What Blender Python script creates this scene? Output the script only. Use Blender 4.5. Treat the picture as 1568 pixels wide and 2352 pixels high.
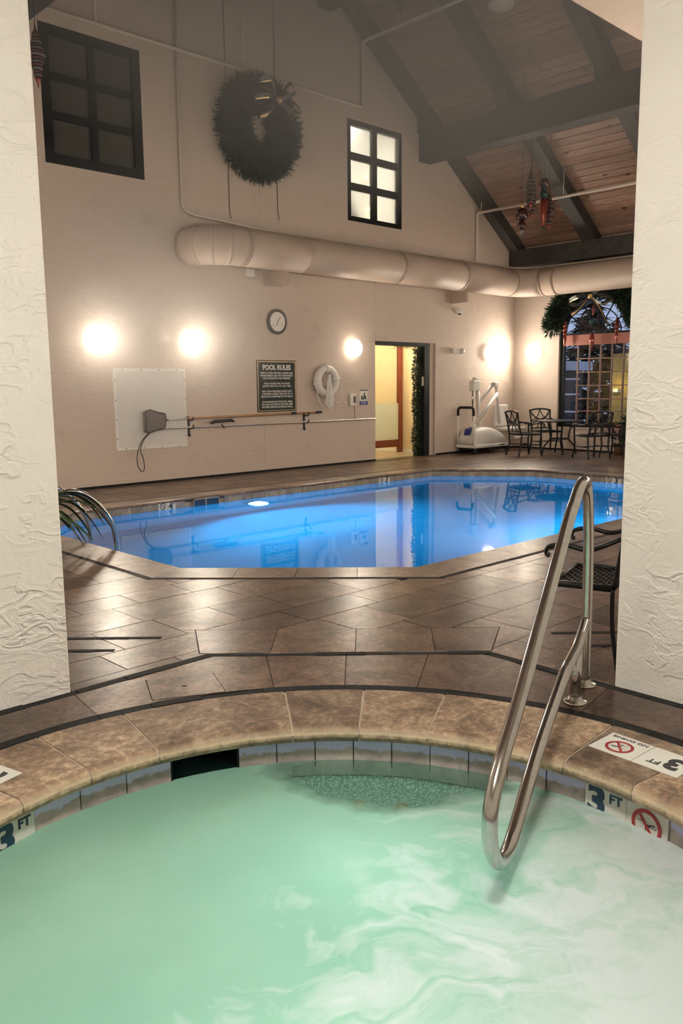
import bpy, bmesh, math, random
from mathutils import Vector, Matrix
random.seed(7)
pi = math.pi
R = math.radians
S = bpy.context.scene
for o in list(bpy.data.objects): bpy.data.objects.remove(o)
COL = S.collection

# ------------------------------------------------------------------ camera, world, exposure
# World frame: X runs along the far wall, Y towards it, Z up; deck at z = 0.
TH = R(46.356)                      # the view runs diagonally across the hall
EYE = 1.42
cd = bpy.data.cameras.new('camera')
cam = bpy.data.objects.new('camera', cd); COL.objects.link(cam)
cd.sensor_fit = 'VERTICAL'; cd.sensor_height = 36.0
cd.lens = 36.0 * 1900.18 / 2352.0
cd.clip_start = 0.05; cd.clip_end = 200
PITCH, ROLL = R(8.688), R(-0.5663)
fwd = Vector((math.cos(TH) * math.cos(PITCH), math.sin(TH) * math.cos(PITCH), -math.sin(PITCH)))
rgt = Vector((math.sin(TH), -math.cos(TH), 0))
upv = rgt.cross(fwd)
rr = rgt * math.cos(ROLL) + upv * math.sin(ROLL)
uu = upv * math.cos(ROLL) - rgt * math.sin(ROLL)
cam.matrix_world = Matrix(((rr.x, uu.x, -fwd.x, 0), (rr.y, uu.y, -fwd.y, 0), (rr.z, uu.z, -fwd.z, EYE), (0, 0, 0, 1)))
S.camera = cam

W = bpy.data.worlds.new('dusk'); S.world = W; W.use_nodes = True
bg = W.node_tree.nodes['Background']
bg.inputs['Color'].default_value = (0.30, 0.36, 0.52, 1); bg.inputs['Strength'].default_value = 0.60

S.view_settings.view_transform = 'Standard'; S.view_settings.look = 'None'
S.view_settings.exposure = 1.35; S.view_settings.gamma = 1.0; S.view_settings.use_curve_mapping = False
cy = S.cycles
cy.use_denoising = True
cy.max_bounces = 7; cy.diffuse_bounces = 4; cy.glossy_bounces = 4; cy.transmission_bounces = 6
cy.volume_bounces = 0; cy.volume_step_rate = 2.0; cy.volume_max_steps = 96; cy.transparent_max_bounces = 12
cy.sample_clamp_indirect = 4.0; cy.caustics_reflective = False; cy.caustics_refractive = False
cy.use_light_tree = False; cy.use_adaptive_sampling = True; cy.adaptive_threshold = 0.035

LAMP = dict(sconce=68.0, alcove=79.0, pool=300.0, tub=3.6, corridor=30.0, loft=16.0)
HAZE = (0.13, 0.20)
WARM = (1.0, 0.86, 0.69)

# ------------------------------------------------------------------ node helpers
def srgb(r, g, b):
    f = lambda c: c / 12.92 if c <= 0.04045 else ((c + 0.055) / 1.055) ** 2.4
    return (f(r / 255), f(g / 255), f(b / 255), 1)
class NT:
    def __init__(s, name):
        s.m = bpy.data.materials.new(name); s.m.use_nodes = True
        s.t = s.m.node_tree; s.n = s.t.nodes; s.l = s.t.links
        s.p = s.n['Principled BSDF']; s.out = s.n['Material Output']
    def new(s, typ, ins=None, **kw):
        nd = s.n.new(typ)
        for k, v in kw.items(): setattr(nd, k, v)
        for k, v in (ins or {}).items():
            if hasattr(v, 'is_output') or isinstance(v, bpy.types.NodeSocket): s.l.new(v, nd.inputs[k])
            else: nd.inputs[k].default_value = v
        return nd
    def set(s, **kw):
        for k, v in kw.items():
            k = k.replace('_', ' ')
            if isinstance(v, bpy.types.NodeSocket): s.l.new(v, s.p.inputs[k])
            else: s.p.inputs[k].default_value = v
    def coord(s, kind='Object', scale=(1, 1, 1), rot=(0, 0, 0), loc=(0, 0, 0)):
        c = s.new('ShaderNodeTexCoord')
        if kind == 'World': src = s.new('ShaderNodeNewGeometry').outputs['Position']
        else: src = c.outputs[kind]
        return s.new('ShaderNodeMapping', {'Vector': src, 'Scale': scale, 'Rotation': rot, 'Location': loc}).outputs[0]
    def noise(s, vec, scale, detail=4, rough=0.55, dist=0.0):
        return s.new('ShaderNodeTexNoise', {'Vector': vec, 'Scale': scale, 'Detail': detail, 'Roughness': rough, 'Distortion': dist}).outputs['Fac']
    def ramp(s, fac, stops, interp='LINEAR'):
        nd = s.new('ShaderNodeValToRGB', {'Fac': fac}); cr = nd.color_ramp; cr.interpolation = interp
        while len(cr.elements) < len(stops): cr.elements.new(0.5)
        for e, (p, c) in zip(cr.elements, stops):
            e.position = p; e.color = c if len(c) == 4 else (*c, 1)
        return nd.outputs['Color']
    def mix(s, fac, a, b, mode='MIX'):
        nd = s.new('ShaderNodeMix', data_type='RGBA', blend_type=mode)
        for i, v in ((0, fac), (6, a), (7, b)):
            if isinstance(v, bpy.types.NodeSocket): s.l.new(v, nd.inputs[i])
            else: nd.inputs[i].default_value = v
        return nd.outputs[2]
    def math(s, op, a, b=0.0, c=0.0):
        nd = s.new('ShaderNodeMath', operation=op)
        for i, v in enumerate((a, b, c)):
            if isinstance(v, bpy.types.NodeSocket): s.l.new(v, nd.inputs[i])
            else: nd.inputs[i].default_value = v
        return nd.outputs[0]
    def bump(s, h, strength=0.3, dist=0.01):
        return s.new('ShaderNodeBump', {'Height': h, 'Strength': strength, 'Distance': dist}).outputs[0]
    def surf(s, sh): s.l.new(sh, s.out.inputs['Surface']); return s.m

def simple(name, col, rough=0.5, metal=0.0, var=0.08, scale=6.0, bump=0.0, spec=None, coat=0.0):
    t = NT(name); v = t.coord('World')
    n = t.noise(v, scale, 4)
    c2 = tuple(min(1, c * (1 + var)) for c in col[:3]) + (1,); c1 = tuple(c * (1 - var) for c in col[:3]) + (1,)
    t.set(Base_Color=t.ramp(n, [(0.3, c1), (0.7, c2)]), Roughness=rough, Metallic=metal)
    if spec is not None: t.set(Specular_IOR_Level=spec)
    if coat: t.set(Coat_Weight=coat)
    if bump: t.set(Normal=t.bump(t.noise(v, scale * 6, 5), bump, 0.004))
    return t.m
def emit(name, col, strength, body=(0.8, 0.78, 0.74, 1)):
    t = NT(name); t.set(Base_Color=body, Emission_Color=(*col[:3], 1), Emission_Strength=strength, Roughness=0.4); return t.m

M = {}
# painted wall plaster
def plaster(name, col, seed=0.0):
    t = NT(name); v = t.coord('World', loc=(seed, 0, 0))
    a = t.noise(v, 0.55, 3); b = t.noise(v, 3.0, 6, 0.65)
    base = t.mix(t.math('MULTIPLY', a, 0.55), col, tuple(c * 0.86 for c in col[:3]) + (1,))
    base = t.mix(t.ramp(b, [(0.56, (0, 0, 0)), (0.78, (0.5, 0.5, 0.5))]), base, tuple(c * 0.72 for c in col[:3]) + (1,))
    vs = t.coord('World', scale=(1.0, 1.0, 3.2), loc=(seed, 3, 1))
    h = t.ramp(t.noise(vs, 2.2, 5, 0.6, 1.2), [(0.5, (0, 0, 0)), (0.58, (1, 1, 1))])
    hh = t.math('ADD', t.math('MULTIPLY', h, 0.6), t.math('MULTIPLY', t.noise(v, 24, 4), 0.5))
    t.set(Base_Color=base, Roughness=0.72, Normal=t.bump(hh, 0.35, 0.012)); return t.m
M['wall'] = plaster('wall_plaster', (0.63, 0.535, 0.462, 1))
# white trowelled stucco of the tub bay: torn ridges
def stucco(name, col):
    t = NT(name); v = t.coord('World', scale=(1, 1, 1.9)); w = t.coord('World')
    warp = t.new('ShaderNodeVectorMath', {0: v, 1: t.new('ShaderNodeTexNoise', {'Vector': v, 'Scale': 4.0, 'Detail': 1}).outputs['Color']}, operation='ADD').outputs[0]
    r1 = t.ramp(t.noise(warp, 3.4, 3, 0.5, 0.4), [(0.43, (0, 0, 0)), (0.50, (1, 1, 1)), (0.66, (0.45, 0.45, 0.45))])
    mask = t.ramp(t.noise(w, 2.6, 3), [(0.42, (0, 0, 0)), (0.62, (1, 1, 1))])
    r2 = t.math('MULTIPLY', r1, mask)
    fine = t.noise(w, 95, 3)
    h = t.math('ADD', t.math('MULTIPLY', r2, 1.0), t.math('MULTIPLY', fine, 0.16))
    h = t.math('ADD', h, t.math('MULTIPLY', t.noise(w, 11, 4), 0.6))
    t.set(Base_Color=t.mix(t.noise(w, 1.7, 4), col, tuple(c * 0.93 for c in col[:3]) + (1,)), Roughness=0.75, Normal=t.bump(h, 0.5, 0.016)); return t.m
M['stucco'] = stucco('white_stucco', (0.83, 0.795, 0.735, 1))
# travertine
def travertine(name, c_dark, c_mid, c_light, rough=0.36, relief=0.0, spots=True, spec=0.5, nose=False):
    t = NT(name); v = t.coord('World')
    rnd = t.new('ShaderNodeAttribute', attribute_name='rnd').outputs['Fac']
    off = t.new('ShaderNodeCombineXYZ', {'X': t.math('MULTIPLY', rnd, 37.0), 'Y': t.math('MULTIPLY', rnd, 11.0)}).outputs[0]
    vv = t.new('ShaderNodeVectorMath', {0: v, 1: off}, operation='ADD').outputs[0]
    n1 = t.noise(vv, 4.2, 9, 0.72, 0.6); n2 = t.noise(vv, 30, 6, 0.75)
    f = t.math('ADD', t.math('MULTIPLY', n1, 0.55), t.math('MULTIPLY', n2, 0.45))
    base = t.ramp(f, [(0.40, c_dark), (0.50, c_mid), (0.61, c_light)])
    tone = t.math('ADD', t.math('MULTIPLY', rnd, 0.78), 0.58)
    base = t.mix(1.0, base, t.new('ShaderNodeCombineColor', {'Red': tone, 'Green': tone, 'Blue': t.math('MULTIPLY', tone, 0.97)}).outputs[0], 'MULTIPLY')
    if spots:
        pit = t.ramp(t.noise(vv, 70, 3, 0.6), [(0.70, (0, 0, 0)), (0.76, (1, 1, 1))])
        base = t.mix(t.math('MULTIPLY', pit, 0.6), base, tuple(c * 0.35 for c in c_dark[:3]) + (1,))
    if nose:   # worn, limy bullnose
        zz = t.new('ShaderNodeSeparateXYZ', {'Vector': v}).outputs['Z']
        zz = t.math('ADD', zz, t.math('MULTIPLY', t.math('SUBTRACT', n2, 0.5), 0.05))
        base = t.mix(t.ramp(t.math('ADD', zz, 0.5), [(0.455, (0.15, 0.15, 0.15)), (0.475, (0.75, 0.75, 0.75)), (0.497, (0, 0, 0))]), base, (0.60, 0.49, 0.34, 1))
    ro = t.ramp(t.noise(vv, 2.0, 1, 0.5), [(0.3, (rough - 0.02,) * 3), (0.75, (rough + 0.05,) * 3)])
    t.set(Base_Color=base, Roughness=ro, Specular_IOR_Level=spec)
    if relief: t.set(Normal=t.bump(n2, relief, 0.004))
    return t.m
M['deck'] = travertine('deck_travertine', (0.026, 0.015, 0.010, 1), (0.094, 0.059, 0.043, 1), (0.195, 0.133, 0.10, 1), 0.305, spec=0.42)
M['coping'] = travertine('coping_travertine', (0.072, 0.045, 0.029, 1), (0.255, 0.168, 0.112, 1), (0.54, 0.415, 0.29, 1), 0.48, 0.3, nose=True)
M['poolcoping'] = travertine('pool_coping_travertine', (0.085, 0.058, 0.045, 1), (0.17, 0.125, 0.10, 1), (0.27, 0.21, 0.17, 1), 0.33)
M['slate'] = simple('dark_slate_trim', (0.016, 0.017, 0.018, 1), 0.6, var=0.4, scale=18, bump=0.3, spec=0.12)
M['grout'] = simple('grout', (0.016, 0.013, 0.011, 1), 0.8, var=0.2)
M['palegrout'] = simple('pale_grout', (0.42, 0.36, 0.29, 1), 0.8, var=0.2)
def wtile(name, col, scale_dep):
    t = NT(name); v = t.coord('World')
    rnd = t.new('ShaderNodeAttribute', attribute_name='rnd').outputs['Fac']
    n = t.noise(v, 9, 7, 0.65, 0.8)
    base = t.ramp(n, [(0.35, tuple(c * 0.6 for c in col[:3])), (0.65, col)])
    tone = t.math('ADD', t.math('MULTIPLY', rnd, 0.35), 0.8)
    base = t.mix(1.0, base, t.new('ShaderNodeCombineColor', {'Red': tone, 'Green': tone, 'Blue': tone}).outputs[0], 'MULTIPLY')
    if scale_dep:   # lime crust just under the nosing, ragged lower border
        z = t.new('ShaderNodeSeparateXYZ', {'Vector': v}).outputs['Z']
        e = t.math('ADD', z, t.math('MULTIPLY', t.math('SUBTRACT', t.noise(v, 14, 5, 0.7), 0.5), 0.075))
        base = t.mix(t.ramp(t.math('ADD', e, 1.0), [(0.880, (0, 0, 0)), (0.888, (1, 1, 1))]), base, (0.62, 0.63, 0.92, 1))
    t.set(Base_Color=base, Roughness=0.4, Normal=t.bump(n, 0.2, 0.005)); return t.m
M['tubtile'] = wtile('tub_waterline_tile', (0.50, 0.42, 0.40, 1), True)
M['pooltile'] = wtile('pool_waterline_tile', (0.40, 0.35, 0.29, 1), False)
M['darkwater'] = simple('dark_skimmer_water', (0.02, 0.07, 0.06, 1), 0.3, var=0.2)  # skimmer water coloured dark to stand for the shade in its throat
M['pebble'] = (lambda t: (t.set(Base_Color=t.ramp(t.new('ShaderNodeTexVoronoi', {'Vector': t.coord('World'), 'Scale': 85.0}).outputs['Distance'], [(0.08, (0.66, 0.72, 0.66)), (0.6, (0.20, 0.28, 0.26))]), Roughness=0.6), t.m)[1])(NT('pebble_plaster'))
def poolplaster():
    t = NT('blue_pool_plaster'); v = t.coord('World'); n = t.noise(v, 1.6, 4)
    t.set(Base_Color=t.ramp(n, [(0.3, (0.52, 0.66, 0.74)), (0.7, (0.62, 0.74, 0.80))]), Roughness=0.6); return t.m
M['poolplaster'] = poolplaster()
def wood(name, c1, c2, axis_scale, rough=0.55, knots=True):
    t = NT(name); v = t.coord('World', scale=axis_scale)
    rnd = t.new('ShaderNodeAttribute', attribute_name='rnd').outputs['Fac']
    off = t.new('ShaderNodeCombineXYZ', {'X': t.math('MULTIPLY', rnd, 19.0), 'Y': t.math('MULTIPLY', rnd, 53.0), 'Z': t.math('MULTIPLY', rnd, 7.0)}).outputs[0]
    vv = t.new('ShaderNodeVectorMath', {0: v, 1: off}, operation='ADD').outputs[0]
    n = t.noise(vv, 5, 7, 0.6, 0.8)
    base = t.ramp(n, [(0.32, c1), (0.68, c2)])
    if knots:
        kv = t.new('ShaderNodeVectorMath', {0: t.coord('World', scale=(2.6, 1.25, 2.6)), 1: off}, operation='ADD').outputs[0]
        vd = t.new('ShaderNodeTexVoronoi', {'Vector': kv, 'Scale': 1.6}).outputs['Distance']
        base = t.mix(t.ramp(vd, [(0.07, (1, 1, 1)), (0.13, (0, 0, 0))]), base, tuple(c * 0.25 for c in c1[:3]) + (1,))
    tone = t.math('ADD', t.math('MULTIPLY', rnd, 0.4), 0.8)
    base = t.mix(1.0, base, t.new('ShaderNodeCombineColor', {'Red': tone, 'Green': tone, 'Blue': tone}).outputs[0], 'MULTIPLY')
    t.set(Base_Color=base, Roughness=rough, Normal=t.bump(n, 0.2, 0.004)); return t.m
M['plank'] = wood('pine_plank', (0.235, 0.14, 0.104, 1), (0.41, 0.265, 0.205, 1), (8, 0.7, 8))
M['timber'] = wood('stained_timber', (0.030, 0.028, 0.025, 1), (0.062, 0.057, 0.050, 1), (2, 2, 2), 0.6, False)
M['redwood'] = wood('red_stained_wood', (0.14, 0.030, 0.018, 1), (0.25, 0.060, 0.034, 1), (6, 6, 0.8), 0.4, False)
M['chrome'] = simple('stainless_steel', (0.56, 0.545, 0.52, 1), 0.16, 1.0, var=0.08, scale=30)
M['black'] = simple('black_metal', (0.006, 0.006, 0.0065, 1), 0.45, 0.0, var=0.3, scale=20, spec=0.3)
M['blackwin'] = simple('dark_window_frame', (0.012, 0.014, 0.015, 1), 0.5, var=0.2, spec=0.25)
M['bronze'] = simple('brown_muntin', (0.22, 0.13, 0.10, 1), 0.45, var=0.15)
M['white'] = simple('white_plastic', (0.78, 0.76, 0.72, 1), 0.4, var=0.04)
M['board'] = simple('white_board', (0.70, 0.68, 0.66, 1), 0.5, var=0.04)
M['pipe'] = simple('cream_painted_pipe', (0.66, 0.60, 0.53, 1), 0.5, var=0.05)
M['duct'] = simple('painted_duct', (0.50, 0.41, 0.34, 1), 0.52, 0.0, var=0.06, scale=2)
M['ductseam'] = simple('duct_seam', (0.40, 0.31, 0.25, 1), 0.5, 0.0)
M['clockrim'] = simple('brown_clock_rim', (0.050, 0.036, 0.030, 1), 0.35, var=0.2)
M['clockface'] = simple('clock_face', (0.86, 0.83, 0.77, 1), 0.5, var=0.03)
M['signblack'] = simple('dark_green_sign', (0.010, 0.019, 0.017, 1), 0.45, var=0.2, spec=0.25)
M['gold'] = simple('gold_ribbon', (0.60, 0.42, 0.20, 1), 0.28, 0.55, var=0.1)
M['letter'] = simple('white_letter', (0.80, 0.80, 0.78, 1), 0.5, var=0.01)
M['ink'] = simple('black_ink', (0.010, 0.016, 0.020, 1), 0.4, var=0.05)
M['navyink'] = simple('navy_ink', (0.010, 0.035, 0.075, 1), 0.35, var=0.15)
M['redink'] = simple('red_ink', (0.30, 0.018, 0.022, 1), 0.4, var=0.08)
M['marker'] = simple('white_marker_tile', (0.76, 0.75, 0.70, 1), 0.25, var=0.02)
M['wood_handle'] = simple('tan_pole', (0.42, 0.24, 0.12, 1), 0.4, var=0.12)
M['alu'] = simple('aluminium_pole', (0.66, 0.62, 0.58, 1), 0.35, 0.6)
M['netgrey'] = simple('grey_net', (0.16, 0.14, 0.135, 1), 0.85, var=0.3, scale=80)
M['needle'] = simple('fir_needles', (0.024, 0.046, 0.024, 1), 0.6, var=0.5, scale=12)
M['leaf'] = simple('palm_leaf', (0.030, 0.062, 0.024, 1), 0.4, var=0.4, scale=9)
M['leafdry'] = simple('yellowed_leaf', (0.20, 0.17, 0.06, 1), 0.45, var=0.3)
M['stem'] = simple('brown_stem', (0.06, 0.035, 0.02, 1), 0.8, var=0.3)
M['ribbonblack'] = simple('dark_ribbon', (0.022, 0.024, 0.030, 1), 0.35, var=0.2)
M['ribbonred'] = simple('dusty_red_ribbon', (0.42, 0.165, 0.125, 1), 0.45, var=0.1)
M['ornred'] = simple('copper_red_ornament', (0.26, 0.062, 0.042, 1), 0.2, 0.55, var=0.15)
M['orngreen'] = simple('dark_teal_ornament', (0.02, 0.065, 0.06, 1), 0.2, 0.3, var=0.2)
M['orndark'] = simple('dark_brown_ornament', (0.075, 0.032, 0.027, 1), 0.2, 0.4, var=0.3)
M['ornwhite'] = simple('silver_ornament', (0.11, 0.10, 0.095, 1), 0.3, 0.4, var=0.1)
M['blue'] = simple('blue_decal', (0.012, 0.028, 0.22, 1), 0.35, var=0.1)
M['rubber'] = simple('black_rubber', (0.014, 0.014, 0.015, 1), 0.6, var=0.2)
M['cream'] = plaster('cream_corridor_wall', (0.80, 0.66, 0.44, 1), 9.0)
M['corrfloor'] = simple('corridor_floor', (0.42, 0.35, 0.25, 1), 0.35, var=0.15, scale=3)
M['snow'] = simple('snow', (0.72, 0.76, 0.86, 1), 0.7, var=0.08, scale=2, bump=0.3)
M['bark'] = simple('dark_shrub', (0.020, 0.022, 0.016, 1), 0.8, var=0.5, scale=7)
M['yellowwall'] = simple('ochre_post', (0.50, 0.36, 0.10, 1), 0.6, var=0.15)
M['pot'] = simple('clay_pot', (0.18, 0.085, 0.05, 1), 0.6, var=0.15)
M['poinsettia'] = simple('red_bract', (0.55, 0.045, 0.05, 1), 0.5, var=0.2)
M['darkroom'] = simple('unlit_room', (0.10, 0.095, 0.09, 1), 0.9, var=0.1)
M['sconce'] = emit('sconce_glass', WARM, LAMP['sconce'])
M['sconceside'] = emit('sconce_glass_side', WARM, LAMP['sconce'] * 0.04)
M['alcovelamp'] = emit('alcove_lamp_glass', (1.0, 0.93, 0.82), LAMP['alcove'])
M['corrlamp'] = emit('corridor_lamp_glass', (1.0, 0.84, 0.52), LAMP['corridor'])
M['loftlamp'] = emit('loft_lamp_glass', (1.0, 0.96, 0.84), LAMP['loft'])
M['bulb'] = emit('fairy_bulb', (1.0, 0.75, 0.35), 25.0)
M['poollens'] = emit('pool_lamp_lens', (0.80, 0.90, 1.0), 260.0)
def glass(name, rough=0.0, col=(1, 1, 1, 1), ior=1.45, trans=1.0):
    t = NT(name); t.set(Base_Color=col, Roughness=rough, IOR=ior, Transmission_Weight=trans); return t.m
M['frost'] = glass('steamed_glass', 0.42, (0.95, 0.96, 0.93, 1))
def pane():
    t = NT('window_glass')
    tr = t.new('ShaderNodeBsdfTransparent', {'Color': (0.93, 0.95, 0.96, 1)}).outputs[0]
    gl = t.new('ShaderNodeBsdfGlossy', {'Roughness': 0.02}).outputs[0]
    fc = t.new('ShaderNodeLayerWeight', {'Blend': 0.5}).outputs['Facing']
    fr = t.math('MULTIPLY_ADD', t.math('POWER', fc, 5.0), 0.9, 0.04)
    return t.surf(t.new('ShaderNodeMixShader', {0: fr, 1: tr, 2: gl}).outputs[0])
M['pane'] = pane()
def darkpane():
    t = NT('dim_glass'); v = t.coord('World'); n = t.noise(v, 1.6, 4)
    t.set(Base_Color=t.ramp(n, [(0.3, (0.050, 0.052, 0.046)), (0.7, (0.085, 0.080, 0.072))]), Roughness=0.3); return t.m
M['darkpane'] = darkpane()
def frosthalf():
    t = NT('frosted_film')
    d = t.new('ShaderNodeBsdfTranslucent', {'Color': (0.85, 0.90, 0.86, 1)}).outputs[0]
    e = t.new('ShaderNodeBsdfDiffuse', {'Color': (0.80, 0.84, 0.80, 1)}).outputs[0]
    return t.surf(t.new('ShaderNodeMixShader', {0: 0.5, 1: d, 2: e}).outputs[0])
M['frosthalf'] = frosthalf()
def poolwater():
    t = NT('pool_water'); v = t.coord('World')
    h = t.math('ADD', t.noise(v, 1.1, 2), t.math('MULTIPLY', t.noise(t.coord('World', scale=(1, 2.4, 1), rot=(0, 0, 0.8)), 5.5, 2), 0.12))
    bn = t.bump(h, 0.06, 0.02)
    rf = t.new('ShaderNodeBsdfRefraction', {'Roughness': 0.16, 'IOR': 1.33, 'Color': (0.02, 0.43, 0.92, 1), 'Normal': bn}).outputs[0]
    gl = t.new('ShaderNodeBsdfGlossy', {'Roughness': 0.0, 'Color': (1, 1, 1, 1), 'Normal': bn}).outputs[0]
    fr = t.new('ShaderNodeFresnel', {'IOR': 1.33, 'Normal': bn}).outputs[0]
    return t.surf(t.new('ShaderNodeMixShader', {0: fr, 1: rf, 2: gl}).outputs[0])
M['poolwater'] = poolwater()

# ------------------------------------------------------------------ mesh helpers
class MB:
    """collects geometry for ONE mesh object"""
    def __init__(s): s.v = []; s.f = []; s.sm = []; s.r = []; s.rv = random.random()
    def _add(s, vs, fs, smooth=False, mat=None):
        k = len(s.v)
        s.v += [tuple(mat @ Vector(p)) if mat is not None else tuple(p) for p in vs]
        s.f += [tuple(i + k for i in f) for f in fs]; s.sm += [smooth] * len(fs); s.r += [s.rv] * len(fs); return s
    def box(s, x0, x1, y0, y1, z0, z1, mat=None):
        v = [(x, y, z) for z in (z0, z1) for y in (y0, y1) for x in (x0, x1)]
        return s._add(v, [(0, 2, 3, 1), (4, 5, 7, 6), (0, 1, 5, 4), (2, 6, 7, 3), (0, 4, 6, 2), (1, 3, 7, 5)], False, mat)
    def prism(s, poly, z0, z1, mat=None, chamfer=0.0):
        """extrude a 2D polygon (counter-clockwise) from z0 to z1"""
        n = len(poly)
        if chamfer:
            cx = sum(p[0] for p in poly) / n; cy_ = sum(p[1] for p in poly) / n
            def sh(p):
                d = math.hypot(p[0] - cx, p[1] - cy_) or 1
                k = max(0, 1 - chamfer / d); return (cx + (p[0] - cx) * k, cy_ + (p[1] - cy_) * k)
            v = [(x, y, z0) for x, y in poly] + [(x, y, z1 - chamfer) for x, y in poly] + [(*sh(p), z1) for p in poly]
            f = [tuple(range(2 * n, 3 * n))]
            for q in (0, n): f += [(q + i, q + (i + 1) % n, q + n + (i + 1) % n, q + n + i) for i in range(n)]
            return s._add(v, f, False, mat)
        v = [(x, y, z0) for x, y in poly] + [(x, y, z1) for x, y in poly]
        f = [tuple(range(n - 1, -1, -1)), tuple(range(n, 2 * n))] + [(i, (i + 1) % n, n + (i + 1) % n, n + i) for i in range(n)]
        return s._add(v, f, False, mat)
    def tube(s, pts, r, n=10, closed=False, caps=True, mat=None, flat=None):
        """sweep a circle (radius r, or a list of radii) along points; flat=(a,b) squashes the section"""
        P = [Vector(p) for p in pts]; m = len(P)
        rs = r if isinstance(r, (list, tuple)) else [r] * m
        v = []; up = None
        for i, p in enumerate(P):
            if closed: t = P[(i + 1) % m] - P[i - 1]
            else: t = P[min(i + 1, m - 1)] - P[max(i - 1, 0)]
            t.normalize()
            if up is None:
                up = Vector((0, 0, 1)) if abs(t.z) < 0.9 else Vector((1, 0, 0))
            a = t.cross(up)
            if a.length < 1e-5: a = t.orthogonal()
            a.normalize(); b = a.cross(t).normalized(); up = b
            fa, fb = flat or (1, 1)
            for k in range(n):
                w = 2 * pi * k / n
                v.append(p + (a * math.cos(w) * fa + b * math.sin(w) * fb) * rs[i])
        f = []
        for i in range(m if closed else m - 1):
            j = (i + 1) % m
            f += [(i * n + k, j * n + k, j * n + (k + 1) % n, i * n + (k + 1) % n) for k in range(n)]
        s._add(v, f, True, mat)
        if caps and not closed:
            k0 = len(s.v) - len(v)
            s.f += [tuple(k0 + k for k in range(n)), tuple(k0 + (m - 1) * n + k for k in range(n - 1, -1, -1))]
            s.sm += [False, False]; s.r += [s.rv] * 2
        return s
    def lathe(s, prof, n=24, mat=None, smooth=True, caps=True):
        """revolve (radius, height) about local Z"""
        v = []; m = len(prof)
        for r, z in prof: v += [(r * math.cos(2 * pi * k / n), r * math.sin(2 * pi * k / n), z) for k in range(n)]
        f = []
        for i in range(m - 1): f += [(i * n + k, i * n + (k + 1) % n, (i + 1) * n + (k + 1) % n, (i + 1) * n + k) for k in range(n)]
        if caps and prof[0][0] > 1e-4: f.append(tuple(range(n - 1, -1, -1)))
        if caps and prof[-1][0] > 1e-4: f.append(tuple((m - 1) * n + k for k in range(n)))
        return s._add(v, f, smooth, mat)
    def quad(s, a, b, c, d): return s._add([a, b, c, d], [(0, 1, 2, 3)])
    def build(s, name, m, parent=None, loc=None, rot=None, bevel=0.0):
        me = bpy.data.meshes.new(name); me.from_pydata(s.v, [], s.f); me.update()
        for p, q in zip(me.polygons, s.sm): p.use_smooth = q
        at = me.attributes.new('rnd', 'FLOAT', 'FACE'); at.data.foreach_set('value', s.r)
        me.materials.append(M[m] if isinstance(m, str) else m)
        o = bpy.data.objects.new(name, me); COL.objects.link(o)
        if parent is not None: o.parent = parent
        if loc is not None: o.location = loc
        if rot is not None: o.rotation_euler = rot
        if bevel:
            bv = o.modifiers.new('bevel', 'BEVEL'); bv.width = bevel; bv.segments = 2; bv.limit_method = 'ANGLE'
        return o

def tag(o, label=None, cat=None, group=None, kind=None):
    if label: o['label'] = label
    if cat: o['category'] = cat
    if group: o['group'] = group
    if kind: o['kind'] = kind
    return o
def thing(name, label, cat, loc=(0, 0, 0), rz=0.0, group=None, kind=None):
    o = bpy.data.objects.new(name, None); COL.objects.link(o); o.empty_display_size = 0.1
    o.location = loc; o.rotation_euler = (0, 0, rz); return tag(o, label, cat, group, kind)
def copy_tree(o, parent=None):
    c = o.copy(); COL.objects.link(c); c.parent = parent
    for ch in [x for x in bpy.data.objects if x.parent == o]: copy_tree(ch, c)
    return c
def text(name, body, size, m, parent, loc, rot=(0, 0, 0), align='CENTER', bold=0.0, depth=0.001, sx=1.0):
    cu = bpy.data.curves.new(name, 'FONT'); cu.body = body; cu.size = size; cu.align_x = align; cu.align_y = 'CENTER'
    cu.extrude = depth; cu.offset = bold; cu.resolution_u = 3
    o = bpy.data.objects.new(name, cu); COL.objects.link(o)
    dg = bpy.context.evaluated_depsgraph_get(); me = bpy.data.meshes.new_from_object(o.evaluated_get(dg))
    bpy.data.objects.remove(o); bpy.data.curves.remove(cu)
    me.materials.clear(); me.materials.append(M[m])
    o = bpy.data.objects.new(name, me); COL.objects.link(o); o.parent = parent
    o.location = loc; o.rotation_euler = rot; o.scale = (sx, 1, 1); return o
def arc(cx, cy_, r, a0, a1, n): return [(cx + r * math.cos(R(a0 + (a1 - a0) * i / n)), cy_ + r * math.sin(R(a0 + (a1 - a0) * i / n))) for i in range(n + 1)]
def smooth_path(pts, n=8):
    """Catmull-Rom through points"""
    P = [Vector(p) for p in pts]; out = []
    for i in range(len(P) - 1):
        p0, p1, p2, p3 = P[max(i - 1, 0)], P[i], P[i + 1], P[min(i + 2, len(P) - 1)]
        for k in range(n):
            t = k / n
            out.append(0.5 * ((2 * p1) + (p2 - p0) * t + (2 * p0 - 5 * p1 + 4 * p2 - p3) * t * t + (3 * p1 - p0 - 3 * p2 + p3) * t ** 3))
    out.append(P[-1]); return out
def fillet(pts, r, n=6):
    """polyline with rounded corners"""
    P = [Vector(p) for p in pts]; out = [P[0]]
    for i in range(1, len(P) - 1):
        a = (P[i - 1] - P[i]); b = (P[i + 1] - P[i]); rr_ = min(r, a.length * 0.49, b.length * 0.49)
        p1 = P[i] + a.normalized() * rr_; p2 = P[i] + b.normalized() * rr_
        for k in range(n + 1):
            t = k / n; out.append(p1 * (1 - t) ** 2 + P[i] * 2 * t * (1 - t) + p2 * t * t)
    out.append(P[-1]); return out
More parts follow.
